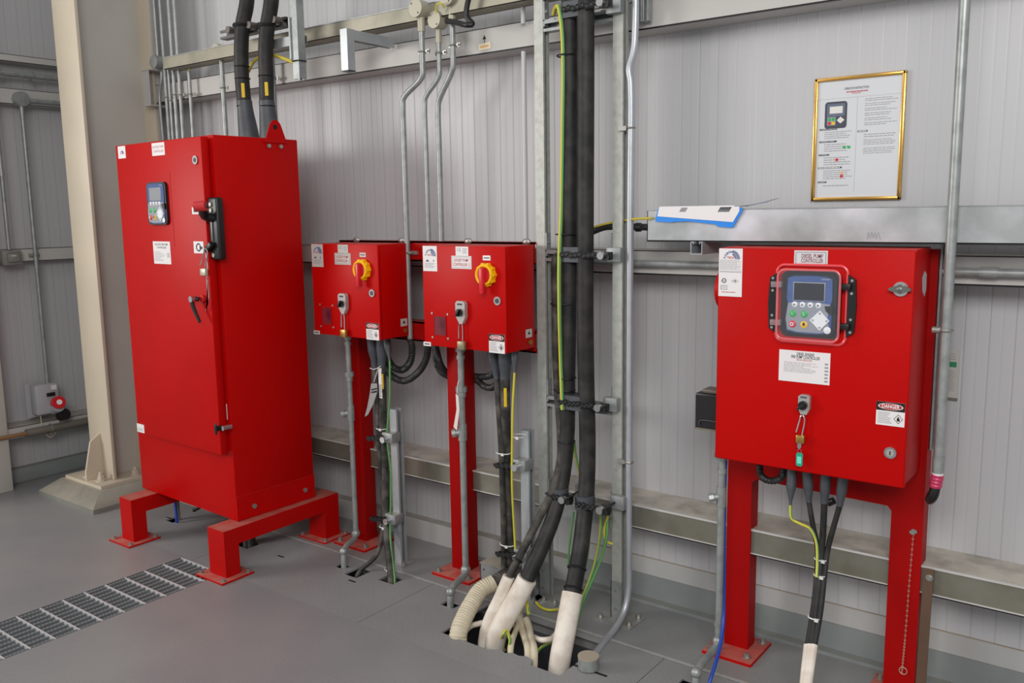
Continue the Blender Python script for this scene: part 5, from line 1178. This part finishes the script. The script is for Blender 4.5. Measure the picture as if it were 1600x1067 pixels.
# ================================================================== DIESEL PUMP CONTROLLER
DF = -.355; DBk = -.152
ds = thing('controller_stand', 'red portal frame stand carrying the diesel pump controller box', 'stand', (-.9, -.11, 0))
lx0, lx1, rx0, rx1 = -1.222, -1.133, -.667, -.571
pr = [(lx0, .012), (lx0, 1.466), (rx1, 1.466), (rx1, .012), (rx0, .012), (rx0, .63), (rx0-.012, .645), (lx1+.012, .655), (lx1, .64), (lx1, .012)]
MB().prism(pr, 'y', -.150, -.085).build('portal_frame', REDF, ds)
for x0, x1 in ((lx0, lx1), (rx0, rx1)):
    pl = MB().box(x0-.045, x1+.05, -.245, -.045, .001, .013, bev=.001).build('base_plate', REDD, ds)
    for ax, ay in ((x0-.02, -.08), (x1+.02, -.205), (x1+.025, -.07), (x0-.02, -.22)): hexbolt(MB(), (ax, ay, .013), (0, 0, 1), .010, .018).build('anchor_bolt', STEEL, pl)
dx0, dx1, dz0_, dz1_ = at(1115, 717, y=DF).x, at(1410, 762, y=DF).x, .772, 1.474
dx0 = (dx0+at(1124, 385, y=DF).x)/2; dx1 = (dx1+at(1434, 392, y=DF).x)/2
D = thing('diesel_controller_box', 'large red diesel pump controller box with keypad display under a clear cover', 'control box', ((dx0+dx1)/2, -.25, dz0_))
MB().box(dx0+.008, dx1-.002, DF+.024, DBk, dz0_+.006, dz1_, bev=.004).build('housing', RED, D)
DR = MB().box(dx0, dx1, DF, DF+.022, dz0_, dz1_-.002, bev=.006, seg=3).build('door', RED, D)
MB().box(dx0+.008, dx1-.008, DF+.02, DF+.026, dz0_+.01, dz1_-.012).build('door_gasket', BLK, DR)
Y = DF-.0001
def Dq(px0, py0, px1, py1, name='sticker', m=None): a, b_, c_, d_ = pl4(px0, py0, px1, py1, Y); return MB().box(a, b_, Y-.0012, Y, c_, d_).build(name, m or PAPER, DR), (a, b_, c_, d_)
o, (a, b_, c_, d_) = Dq(1124, 388, 1159, 464, 'rating_label'); w, h = b_-a, d_-c_
logo(o, a+w*.1, b_-w*.06, c_+h*.785, d_-h*.03, Y-.0014)
bars(MB(), a+w*.04, b_-w*.04, c_+h*.555, c_+h*.77, Y-.0013, 11, .35, .2, 12).build('small_print', INKL, o)
bb = MB(); 
for zz in (.505, .525): bb.box(a+w*.04, b_-w*.04, Y-.0014, Y-.001, c_+h*zz, c_+h*(zz+.006))
bb.ring((a+w*.24, Y-.0015, c_+h*.33), (0, 1, 0), w*.085, .0012, 20, 4).text('UL', w*.12, a+w*.24, c_+h*.33, Y-.0015)
bb.text('c', w*.1, a+w*.12, c_+h*.32, Y-.0015).text('FM', w*.09, a+w*.70, c_+h*.325, Y-.0015, bold=.0002)
for sgn in (1, -1): bb.prism([(a+w*.54, c_+h*.325), (a+w*.70, c_+h*(.325+sgn*.045)), (a+w*.70, c_+h*(.325+sgn*.040)), (a+w*.56, c_+h*.325)], 'y', Y-.0015, Y-.001).prism([(a+w*.86, c_+h*.325), (a+w*.70, c_+h*(.325+sgn*.045)), (a+w*.70, c_+h*(.325+sgn*.040)), (a+w*.84, c_+h*.325)], 'y', Y-.0015, Y-.001)
e_ = .0012
bx0, bx1, bz0, bz1 = a+w*.1, a+w*.37, c_+h*.14, c_+h*.23
bb.box(bx0, bx1, Y-.0015, Y-.001, bz0, bz0+e_).box(bx0, bx1, Y-.0015, Y-.001, bz1-e_, bz1).box(bx0, bx0+e_, Y-.0015, Y-.001, bz0, bz1).box(bx1-e_, bx1, Y-.0015, Y-.001, bz0, bz1)
bb.build('symbols', INK, o)
bars(MB(), bx0+.004, bx1-.004, bz0+.004, bz1-.003, Y-.0013, 3, .4, .1, 5).build('small_print', INKL, o)
bars(MB(), a+w*.14, b_-w*.2, c_+h*.07, c_+h*.11, Y-.0013, 1, .35, .1, 15).build('small_print', INKR, o)
o, (a, b_, c_, d_) = Dq(1241.5, 391, 1293, 417, 'name_plate', mat('plate_grey', (206, 204, 206), .45)); q = .005
bb = MB().box(a+q, b_-q, Y-.0015, Y-.001, c_+q, c_+q+e_).box(a+q, b_-q, Y-.0015, Y-.001, d_-q-e_, d_-q).box(a+q, a+q+e_, Y-.0015, Y-.001, c_+q, d_-q).box(b_-q-e_, b_-q, Y-.0015, Y-.001, c_+q, d_-q); bb.build('border', INK, o)
MB().text('DIESEL PUMP', .0175, (a+b_)/2+.004, c_+(d_-c_)*.64, Y-.0016, sx=.92, bold=.0002, fit=(b_-a)*.64).text('CONTROLLER', .0175, (a+b_)/2+.004, c_+(d_-c_)*.35, Y-.0016, sx=.92, bold=.0002, fit=(b_-a)*.66).build('lettering', mat('ink_maroon', (120, 40, 60), .6), o)
o, (a, b_, c_, d_) = Dq(1218, 545.5, 1296, 602, 'instruction_label'); w, h = b_-a, d_-c_
MB().text('DIESEL ENGINE', .012, a+w*.52, d_-h*.10, Y-.0016, bold=.0002, fit=w*.34).text('FIRE PUMP CONTROLLER', .0135, a+w*.52, d_-h*.20, Y-.0016, bold=.0002, fit=w*.56).build('lettering', INK, o)
MB().text('SPECIAL INSTRUCTION', .0085, a+w*.5, d_-h*.29, Y-.0016, fit=w*.3).build('lettering', INKR, o)
bars(MB(), a+w*.1, a+w*.78, c_+h*.3, d_-h*.36, Y-.0014, 8, .3, .45, 21).build('small_print', INKL, o)
bars(MB(), b_-w*.1, b_-w*.03, c_+h*.05, c_+h*.7, Y-.0014, 6, .5, .1, 22).build('small_print', INKL, o)
o, (a, b_, c_, d_) = Dq(1370, 626, 1413, 668, 'danger_label'); danger(o, a, b_, c_, d_, Y-.0014)
# display and its clear cover
def rrp(ax, bx, az, bz_, rd, n=6):
    pts = []
    for cx_, cz_, a0 in ((bx-rd, bz_-rd, 0), (ax+rd, bz_-rd, 90), (ax+rd, az+rd, 180), (bx-rd, az+rd, 270)):
        for i in range(n+1): t_ = math.radians(a0+90*i/n); pts.append((cx_+rd*math.cos(t_), cz_+rd*math.sin(t_)))
    return pts
a, b_, c_, d_ = pl4(1228, 429, 1304, 524, DF-.01)
MB().prism(rrp(a-.014, b_+.014, c_-.012, d_+.012, .022), 'y', DF-.008, DF).build('panel_frame', BLK, DR)
controller(DR, a-.003, b_+.003, c_-.004, d_+.004, DF-.004)
o = MB().prism(rrp(a-.016, b_+.018, c_-.018, d_+.018, .022), 'y', DF-.042, DF-.039).build('clear_cover', CLEAR, DR)
rim = rrp(a-.016, b_+.018, c_-.018, d_+.018, .022)
MB().tube([(p[0], DF-.036, p[1]) for p in rim+rim[:1]], .0035, 8, sm=False, caps=False).build('cover_rim', mat('cover_edge', (236, 120, 124), .15, alpha=.55), o)
rim2 = rrp(a-.030, b_+.03, c_-.03, d_+.03, .024)
MB().tube([(p[0], DF-.003, p[1]) for p in rim2+rim2[:1]], .0045, 8, sm=False, caps=False).build('cover_seal', mat('seal_pink', (222, 70, 76), .25), DR)
# hinge strips at both sides
for sx_, xh in ((-1, a-.040), (1, b_+.045)):
    ph = [(xh-.012*sx_, c_-.005), (xh+.010*sx_, c_+.01), (xh+.014*sx_, (c_+d_)/2), (xh+.010*sx_, d_-.01), (xh-.012*sx_, d_+.005)]
    hg = MB().prism(ph, 'y', DF-.010, DF).build('hinge_strip', BLACK, DR)
    for z_ in (c_+.012, c_+.05, d_-.05, d_-.012): MB().cyl((xh, DF-.012, z_), (xh, DF-.009, z_), .0042, n=12).build('screw', CHROME, hg)
    for z_ in (c_+.03, d_-.03):
        MB().box(min(xh, xh-sx_*.032), max(xh, xh-sx_*.032), DF-.03, DF-.008, z_-.009, z_+.009, bev=.002).build('hinge_lug', BLACK if sx_ > 0 else (MATS.get('lug_clear') or mat('lug_clear', (170, 150, 155), .2, alpha=.6)), hg)
# locks
p = at(1408, 451.5, y=DF)
o = MB().cyl((p.x, DF-.007, p.z), (p.x, DF, p.z), .021, n=28).build('wing_lock', CHROME, DR)
MB().sph((p.x, DF-.012, p.z), .013, 1, .8, 1, 18).prism([(p.x-.030, p.z-.003), (p.x-.010, p.z-.010), (p.x+.010, p.z-.010), (p.x+.030, p.z-.003), (p.x+.030, p.z+.003), (p.x+.010, p.z+.010), (p.x-.010, p.z+.010), (p.x-.030, p.z+.003)], 'y', DF-.020, DF-.008).build('wing_handle', mat('wing_grey', (112, 112, 108), .35, .5), o)
p = at(1391.5, 707, y=DF)
o = MB().cyl((p.x, DF-.006, p.z), (p.x, DF, p.z), .0175, n=28).build('door_lock', CHROME, DR)
MB().cyl((p.x, DF-.0072, p.z), (p.x, DF-.0055, p.z), .011, n=24).build('lock_core', MATS['hasp_grey'], o)
MB().box(p.x-.0015, p.x+.0015, DF-.008, DF-.007, p.z-.006, p.z+.006).build('keyhole', BLK, o)
# selector with hasp plate
p = at(1257, 632, y=DF-.008); cx, cz = p.x, p.z
plt = [(-.017, .026), (-.010, .032), (.010, .032), (.018, .026), (.018, -.012), (.010, -.030), (-.008, -.030), (-.017, -.012)]
ho = MB().prism([(cx+a_, cz+c2) for a_, c2 in plt], 'y', DF-.018, DF-.001).build('hasp_plate', MATS['hasp_grey'], DR)
MB().cyl((cx, DF-.030, cz), (cx, DF-.018, cz), .0135, n=24).obox((cx-.003, DF-.034, cz-.004), .007, .010, .026, (0, 1.0, 0), .001).build('selector_knob', BLACK, ho)
bars(MB(), cx-.010, cx+.010, cz+.021, cz+.028, DF-.0182, 1, .8, .05, 82).build('small_print', INK, ho)
p = at(1254, 651, y=DF-.012)
t, (kx, ky, kz) = padlock('brass padlock on an open shackle hanging from the diesel controller switch', (p.x, DF-.014, p.z), .0085, .062, (.026, .026), BRASS, slant=.008)
t = thing('key_tag', 'green plastic key tag with two keys hanging from the brass padlock', 'key tag', (kx, ky, kz))
MB().prism([(kx-.008, kz), (kx+.004, kz+.004), (kx+.004, kz-.012), (kx-.001, kz-.020), (kx-.008, kz-.014)], 'y', ky-.006, ky-.004).build('key', CHROME, t)
MB().ring((kx-.001, ky-.005, kz-.025), (0, 1, 0), .006, .0008, 16, 5).build('key_ring', CHROME, t)
o = MB().prism(rrp(kx-.010, kx+.010, kz-.073, kz-.030, .006), 'y', ky-.008, ky-.003).build('fob', GREENTAG, t)
MB().box(kx-.0065, kx+.0065, ky-.0088, ky-.0078, kz-.064, kz-.042).build('fob_window', MINT, o)
# silvery patch where paint has worn on the flank
b = MB().prism([(-.25, dz1_-.085), (-.225, dz1_-.068), (-.20, dz1_-.08), (-.198, dz1_-.125), (-.215, dz1_-.145), (-.24, dz1_-.128)], 'x', dx1-.0022, dx1-.0012); b.build('worn_patch', mat('worn_patch', (200, 206, 206), .4, .3), D)
# alarm bell and horn on its left flank
p = at(1113, 450, y=-.27); z_ = p.z
t = thing('alarm_bell', 'round red alarm bell on the left flank of the diesel controller box', 'bell', (dx0-.02, -.27, z_-.08))
b = MB().tube([(dx0+.006, -.27, z_), (dx0-.005, -.27, z_), (dx0-.02, -.27, z_), (dx0-.032, -.27, z_), (dx0-.038, -.27, z_)], .072, 28, sm=False, rf=lambda u, l: [1, 1, .93, .7, .35][min(4, int(u*4.99))]); b.build('gong', RED, t)
MB().cyl((dx0-.042, -.27, z_), (dx0-.034, -.27, z_), .012).build('centre_bolt', STEEL, t)
ps = at(1095, 607, y=-.23); pe = at(1118, 668, y=-.23)
t = thing('alarm_horn', 'black box-shaped horn on the left flank of the diesel controller box', 'horn', (ps.x, -.23, pe.z))
MB().box(ps.x, dx0+.008, -.275, -.19, pe.z, ps.z-.006, bev=.006).build('casing', BLACK, t)
MB().box(ps.x+.004, dx0+.006, -.279, -.274, pe.z+.006, ps.z-.014).build('mouth', BLK, t)
MB().box(ps.x+.018, dx0+.006, -.26, -.20, ps.z-.008, ps.z+.006, bev=.004).build('cap', mat('horn_cap', (100, 92, 84), .5), t)
MB().box(ps.x-.001, dx0+.006, -.276, -.188, pe.z-.004, pe.z+.004).build('bottom_edge', mat('horn_edge', (118, 112, 98), .5), t)
MB().tube([(ps.x+.02, -.281, pe.z+.012), (ps.x+.022, -.283, pe.z+.03), (dx0, -.283, pe.z+.034)], .002, 6).build('grille_wire', INK, t)

# cables below the diesel box
DYc = -.27
g_ = 'grey booted cables below the diesel controller'
hb_ = V((-.855, -.67, 0))
bun = lambda px_, py_, y=DYc: P3(px_, py_, y)
runs = [
 ('yellow-green earth wire bulging out below the diesel controller, leftmost of the four', 'earth_wire', (1237, 740), (1235, 789), .016, .0045, [(1235, 789), (1237, 810), (1250, 818), (1266, 826), (1275, 845), (1277, 875), (1276, 902)], YEL, 'wire'),
 ('second grey-booted black cable below the diesel controller', 'control_cable', (1259.5, 744), (1264, 784), .0165, .0085, [(1264, 784), (1270, 820), (1277, 855), (1277, 880), (1272, 940), (1261, 1012)], RUB, 'cable'),
 ('third grey-booted black cable below the diesel controller, thickest', 'control_cable', (1290, 748), (1288, 786), .0165, .0105, [(1288, 786), (1286, 830), (1283, 870), (1280, 910), (1274, 960), (1267, 1012)], RUB, 'cable'),
 ('fourth grey-booted black cable below the diesel controller, rightmost', 'control_cable', (1318, 754), (1312, 790), .0165, .009, [(1312, 790), (1302, 825), (1293, 860), (1288, 900), (1282, 955), (1272, 1012)], RUB, 'cable')]
for k, (lab, nm, tp, bt, rb, rc, pth, m, cat) in enumerate(runs):
    yy = lambda py_: DYc-(.028 if nm == 'earth_wire' else 0) if py_ < 860 else DYc-(.026 if nm == 'earth_wire' else 0)-(py_-860)/150*.13
    P = [P3(a_, c2, yy(c2)) for a_, c2 in pth]
    t = thing(nm, lab, cat, tuple(P[-1]), g_ if m is RUB else None)
    MB().tube(P, rc, 12).build('insulation' if m is YEL else 'sheath', m, t)
    top = P3(tp[0], tp[1]+10, DYc); boot(MB(), (top.x, DYc, dz0_+.006), P[0], rb, rc*1.15, .58).build('boot', BOOT, t)
    if m is YEL: MB().tube([p+V((.0035, -.002, 0)) for p in P], .0022, 6).build('green_stripe', GRN, t)
    else:
        q0 = P[-1]; q1 = at(1247+k*4, 1095, y=-.52)
        MB().tube([q0+V((0, 0, .01)), q0.lerp(q1, .5), q1, V((q1.x-.01, -.66, .0)), V((q1.x-.02, -.68, -.2))], rc*1.25, 12).build('white_sleeve', CWHITE, t)
for lab, px_, py_, r_c, yv in (('white tie gathering the cables at ledge height below the diesel controller', 1283, 873, .021, DYc-.01), ('white tie on the cable bundle just below the ledge under the diesel controller', 1281, 898, .018, DYc-.035), ('white tie on the cable bundle above the white sleeve under the diesel controller', 1273, 964, .020, DYc-.09)):
    ties(lab, P3(px_, py_, yv), r_c, .018, WHT, 'white ties below the diesel controller')
flex('short black corrugated loop hanging under the left corner of the diesel controller', [V((P3(1188, 732, -.24).x, -.24, dz0_+.004)), P3(1188, 740, -.24), P3(1196, 749, -.25), P3(1210, 751, -.25), P3(1222, 744, -.25), V((P3(1225, 738, -.25).x, -.25, dz0_+.004))], .0115, FLEXM, None)
t = tag(MB().cyl(P3(1294, 786, -.13), P3(1303, 782, -.13), .012).build('cable_gland', BLACK), 'small black gland behind the cables under the diesel controller', 'gland')
# pipe and blue hose at left leg
PYd = -.30
p0 = at(1125.5, 722, y=PYd); p1 = at(1125, 1000, y=PYd); hp = at(1098, 1050, z=.05)
t = vpipe('sensing_pipe', 'galvanised pipe with drain tee beside the left leg of the diesel stand', (p0.x+p1.x)/2, PYd, dz0_+.01, p1.z+.0, .0125, [('c', at(1125, 735, y=PYd).z), ('tee', at(1125, 775, y=PYd).z), ('c', at(1125, 975, y=PYd).z)], True, (hp.x, -.50))
MB().cyl((p0.x, PYd, dz0_-.012), (p0.x, PYd, dz0_+.004), .022, n=6).build('lock_nut', STEEL, t)
tag(MB().tube([V((P3(1134, 727, -.28).x, -.28, dz0_+.004)), P3(1132.5, 760, -.28), P3(1131.5, 850, -.28), P3(1131, 940, -.285), P3(1130, 975, -.31), P3(1125, 1010, -.37), P3(1117, 1040, -.44), P3(1108, 1068, -.49), V((-1.17, -.51, -.15))], .0062, 12).build('blue_hose', BLUE), 'bright blue hose running down beside the pipe at the left leg of the diesel stand', 'hose')
# conduit at the right of the diesel box
RY = -.285; xr = (at(1507.5, 0, y=-.285).x+at(1466, 730, y=-.285).x)/2
t = thing('right_conduit', 'tall conduit at the right of the diesel controller, ending in pink tape', 'conduit', (xr, RY, .75))
zb = at(1466, 736, y=RY).z
MB().cyl((xr, RY, zb), (xr, RY, 3.3), .0145, n=18).build('tube', CONDUIT, t)
MB().cyl((xr, RY, zb-.005), (xr, RY, zb+.045), .0165, n=18).build('end_fitting', CONDUIT, t)
MB().cyl((xr, RY, zb-.016), (xr, RY, zb-.004), .0165, n=16).build('white_tape', WHT, t)
MB().tube([(xr, RY, zb-.01), (xr-.001, RY, zb-.022), (xr-.003, RY, zb-.035), (xr-.004, RY, zb-.05)], .0175, 14, rf=lambda u, l: 1+.07*math.sin(l*600)).build('pink_tape', PINK, t)
MB().tube([(xr-.003, RY, zb-.045), (xr-.008, RY, zb-.075), (xr-.022, RY+.03, zb-.10), (xr-.03, RY+.09, zb-.105)], .0145, 14).build('black_elbow', BLACK, t)
z_ = at(1478, 516, y=RY).z
b = MB(); b.ring((xr, RY, z_), (0, 0, 1), .0165, .004, 16, 6).cyl((xr-.035, RY-.004, z_), (xr-.012, RY-.004, z_), .010, n=12); b.build('saddle', STEEL, t)
MB().sweep(strut_profile(.012, .002), (at(1466, 600, y=-.12).x, -.12, zb+.02), (at(1466, 600, y=-.12).x, -.12, 1.48), (0, -1, 0)).build('backing_strut', GALV, t)
# hanging bead chain on the right leg
t = thing('hanging_chain', 'thin steel chain hanging down the right leg of the diesel stand', 'chain', tuple(P3(1420, 1050, -.155)))
c0 = P3(1427, 836, -.155); c1 = P3(1420, 920, -.155); c2 = P3(1414, 1000, -.155); c3_ = P3(1409, 1052, -.155)
b = MB(); pts = []
n = 62
for i in range(n+1):
    u = i/n; P_ = (c0, c1, c2, c3_); s_ = u*3; k = min(2, int(s_)); pts.append(P_[k].lerp(P_[k+1], s_-k))
for i in range(n):
    m_ = (pts[i]+pts[i+1])/2; b.ring(m_, (0, 1, 0) if i % 2 else (1, .25, 0), .0028, .0007, 8, 4)
b.ring(P3(1411, 1048, -.156), (0, 1, 0), .012, .0012, 16, 4)
b.build('links', mat('chain_steel', (196, 178, 156), .4, .3), t)
q = P3(1427, 831, -.152); MB().obox((q.x, -.152, q.z), .022, .004, .010, (0, -.3, 0)).obox((q.x, -.152, q.z), .010, .005, .018).build('bracket', STEEL, t)
# brown flat strip bolted to the ledge
p0 = at(1450.5, 889, y=-.155); p1 = at(1438, 1067, y=-.155)
t = thing('earth_strip', 'brown flat metal strip bolted to the wall ledge beside the diesel stand', 'strip', (p0.x, -.155, 0))
sl = (p1.x-p0.x)/(p1.z-p0.z); z1_ = p0.z; x_b = p0.x-sl*(z1_-.0)
MB().prism([(p0.x-.014, z1_), (p0.x+.016, z1_), (x_b+.016, .002), (x_b-.014, .002)], 'y', -.154, -.150).build('strip', BROWN, t)
q = at(1452, 903, y=-.156); hexbolt(MB(), (q.x, -.154, q.z), (0, -1, 0), .0075, .008).build('bolt', STEEL, t)
# small notice on the wall behind the right conduit
a, b_, c_, d_ = pl4(1463, 545, 1496, 622, WY-.004)
t = thing('wall_notice', 'small white notice with a green band on the wall behind the right conduit', 'notice', ((a+b_)/2, WY, c_))
MB().box(a, b_, WY-.006, WY-.002, c_, d_).build('board', PAPER2, t)
MB().box(a+.01, b_-.008, WY-.0068, WY-.006, d_-.055, d_-.038).build('green_band', mat('band_green', (40, 130, 90), .5), t)
MB().box(a, b_, WY-.008, WY-.002, c_-.008, c_).build('bottom_rail', mat('rail_dark', (110, 110, 100), .5), t)
bars(MB(), a+.012, b_-.010, c_+.02, d_-.065, WY-.0062, 14, .35, .15, 33).build('small_print', INKL, t)
bars(MB(), a+.012, b_-.010, d_-.033, d_-.008, WY-.0062, 3, .35, .15, 34).build('small_print', INKL, t)

# ================================================================== FRAMED INSTRUCTIONS
PYo = WY-.014
a1, a2, a3, a4 = at(1271, 123, y=PYo), at(1414, 110, y=PYo), at(1268, 314, y=PYo), at(1409, 312, y=PYo)
x0, x1, z1, z0 = (a1.x+a3.x)/2, (a2.x+a4.x)/2, (a1.z+a2.z)/2, (a3.z+a4.z)/2
t = thing('framed_instructions', 'gold framed sheet of printed operation instructions with a controller picture on the back wall', 'framed notice', ((x0+x1)/2, WY, z0))
fw = .012
b = MB().box(x0, x0+fw, PYo, WY, z0, z1, bev=.003).box(x1-fw, x1, PYo, WY, z0, z1, bev=.003).box(x0, x1, PYo, WY, z0, z0+fw, bev=.003).box(x0, x1, PYo, WY, z1-fw, z1, bev=.003)
b.build('frame', GOLD, t)
s = MB().box(x0+fw*.8, x1-fw*.8, WY-.006, WY-.002, z0+fw*.8, z1-fw*.8).build('printed_sheet', mat('sheet_grey', (206, 208, 212), .4), t)
Yp = WY-.0062; w, h = x1-x0, z1-z0; U = lambda u: x0+w*u; Vv = lambda v_: z1-h*v_
MB().text('OPERATION INSTRUCTIONS', .0105, U(.47), Vv(.10), Yp, bold=.0002, fit=w*.27).build('lettering', INK, s)
bars(MB(), U(.36), U(.60), Vv(.135), Vv(.118), Yp, 1, .5, .05, 41).box(U(.42), U(.52), Yp-.0002, Yp, Vv(.142), Vv(.138)).build('small_print', INKR, s)
MB().box(U(.05), U(.96), Yp-.0002, Yp, Vv(.172), Vv(.1705)).box(U(.485), U(.487), Yp-.0002, Yp, Vv(.93), Vv(.172)).build('rule', INKL, s)
b = MB()
heads = [(.415, '1. NORMAL OPERATION', .2), (.515, '2. EMERGENCY START', .2), (.622, '3. STOPPING', .12), (.728, '4. STOP PUMP ALARM AND STOP', .27), (.845, '5. ALARMS', .10)]
for v_, s_, wd in heads: b.box(U(.07), U(.07+wd), Yp-.0003, Yp, Vv(v_+.007), Vv(v_-.007))
b.box(U(.50), U(.61), Yp-.0003, Yp, Vv(.452), Vv(.438)); b.build('heading_bar', INK, s)
b = MB()
for v_, s_, wd in heads:
    if s_[0] == '4': bars(b, U(.08), U(.32), Vv(v_+.004), Vv(v_-.004), Yp-.0004, 1, .9, .02, 85)
    else: b.text(s_, .0055, U(.075), Vv(v_), Yp-.0004, 'LEFT', sx=.9)
bars(b, U(.51), U(.60), Vv(.449), Vv(.441), Yp-.0004, 1, .9, .02, 86); b.build('lettering', PAPER, s)
pr = MB()
for v0, v1, n_ in ((.43, .495, 4), (.53, .60, 4), (.637, .71, 4), (.745, .825, 5), (.865, .885, 1)): bars(pr, U(.13), U(.46), Vv(v1), Vv(v0), Yp, n_, .35, .3, int(v0*1000))
for k in range(6): bars(pr, U(.57), U(.93), Vv(.215+k*.038), Vv(.185+k*.038), Yp, 2, .35, .35, k+50)
for v0, v1, n_ in ((.465, .50, 2), (.51, .56, 4), (.575, .63, 4)): bars(pr, U(.57), U(.93), Vv(v1), Vv(v0), Yp, n_, .35, .2, int(v0*999))
pr.build('small_print', INKL, s)
b = MB()
for k, (u, v_) in enumerate(((.36, .568), (.41, .568))): b.box(U(u-.018), U(u+.018), Yp-.0005, Yp, Vv(v_+.009), Vv(v_-.009))
b.build('print_key_green', BTNG, s)
b = MB()
for u, v_ in ((.28, .665), (.34, .80)): b.box(U(u-.016), U(u+.016), Yp-.0005, Yp, Vv(v_+.011), Vv(v_-.011))
b.build('print_key_red', BTNR, s)
MB().box(U(.325), U(.355), Yp-.0005, Yp, Vv(.782), Vv(.762)).build('print_key_yellow', AMBR, s)
# picture of the controller
ax, bx_, tz, bz_ = U(.125), U(.375), Vv(.195), Vv(.41)
pw, ph = bx_-ax, tz-bz_
MB().prism(rrp(ax, bx_, bz_, tz, .010), 'y', Yp-.0005, Yp).build('picture_panel', mat('pic_dark', (64, 66, 78), .5), s)
MB().box(ax+pw*.1, bx_-pw*.1, Yp-.0007, Yp-.0004, bz_+ph*.45, tz-ph*.08).build('picture_face', mat('pic_blue', (96, 104, 124), .5), s)
MB().box(ax+pw*.22, bx_-pw*.2, Yp-.0009, Yp-.0006, bz_+ph*.56, tz-ph*.18).prism([(ax+pw*.55, bz_+ph*.3), (ax+pw*.72, bz_+ph*.43), (ax+pw*.9, bz_+ph*.3), (ax+pw*.72, bz_+ph*.17)], 'y', Yp-.0009, Yp-.0006).build('picture_screen', mat('pic_screen', (216, 214, 210), .5), s)
MB().box(ax+pw*.12, ax+pw*.5, Yp-.0008, Yp-.0005, bz_+ph*.12, bz_+ph*.43).build('picture_keypad', mat('pic_pad', (150, 150, 158), .5), s)
b = MB(); [b.cyl((ax+pw*u, Yp-.0011, bz_+ph*.34), (ax+pw*u, Yp-.0006, bz_+ph*.34), pw*.075, n=14) for u in (.22, .4)]; b.build('picture_key', BTNG, s)
MB().cyl((ax+pw*.22, Yp-.0011, bz_+ph*.2), (ax+pw*.22, Yp-.0006, bz_+ph*.2), pw*.075, n=14).build('picture_key', BTNR, s)
MB().cyl((ax+pw*.4, Yp-.0011, bz_+ph*.2), (ax+pw*.4, Yp-.0006, bz_+ph*.2), pw*.075, n=14).build('picture_key', BTNY, s)

# ================================================================== things seen under the cabinet
p = at(372, 812, z=0)
hp = at(274, 812, z=0)
t = thing('under_cabinet_pipe', 'short grey pipe rising from the floor beneath the tall cabinet', 'pipe', (hp.x, hp.y, 0))
MB().cyl((hp.x+.01, hp.y+.01, -.1), (hp.x+.01, hp.y+.01, .235), .013).build('tube', CONDUIT, t)
tag(MB().tube([(hp.x+.045, hp.y-.02, -.1), (hp.x+.045, hp.y-.02, .06), (hp.x+.035, hp.y-.015, .12), (hp.x+.04, hp.y-.01, .235)], .0075, 10).build('blue_hose', BLUE), 'blue hose rising from the floor beneath the tall cabinet', 'hose')
h1 = at(384, 849, z=0); h2 = at(366, 838, z=0)
for k, (dx, sx_, lab) in enumerate(((0, -.30, 'upper dusty black cable bending from the cabinet underside to the floor'), (.03, -.22, 'lower dusty black cable bending from the cabinet underside to the floor'))):
    tag(MB().tube([V((h1.x+dx, h1.y+.01, -.12)), V((h1.x+dx-.01, h1.y+.02, .03)), V((h1.x+dx-.06, h1.y+.05, .10)), V((h1.x+sx_*.6, h1.y+.08, .16)), V((h1.x+sx_, h1.y+.09, .235))], .024-.004*k, 14).build('black_cable', RUBD), lab, 'cable', 'black cables beneath the tall cabinet')
tag(MB().tube([V((hp.x+.08, hp.y+.06, .05)), V((hp.x+.2, hp.y+.12, .12)), V((hp.x+.35, hp.y+.16, .15)), V((hp.x+.5, hp.y+.14, .235))], .010, 10).build('black_cable', BLACK), 'slim black cable running sideways beneath the tall cabinet', 'cable')

# ================================================================== LIGHT
w = bpy.data.worlds.new('world'); scn.world = w; w.use_nodes = True
bg = w.node_tree.nodes['Background']; bg.inputs[0].default_value = (.97, .98, 1, 1); bg.inputs[1].default_value = .48
def area(name, loc, target, sx_, sy_, power, col):
    l = bpy.data.lights.new(name, 'AREA'); l.shape = 'RECTANGLE'; l.size = sx_; l.size_y = sy_; l.energy = power; l.color = col
    o = bpy.data.objects.new(name, l); COL.objects.link(o); o.location = loc
    o.rotation_euler = (V(target)-V(loc)).to_track_quat('-Z', 'Y').to_euler(); return o
area('doorway_light', (-6.6, -4.6, 2.3), (-3.2, -.7, 1.2), 1.6, 1.4, 135, (1, .97, .92))
area('room_light', (.6, -4.2, 3.2), (-.9, 0, .8), 2.4, 1.4, 120, (1, .98, .96))
area('overhead_light', (-3.0, -2.6, 3.6), (-3.0, -.2, 1.6), 2.0, .6, 10, (1, .93, .86))
scn.view_settings.view_transform = 'Standard'
scn.view_settings.look = 'None'
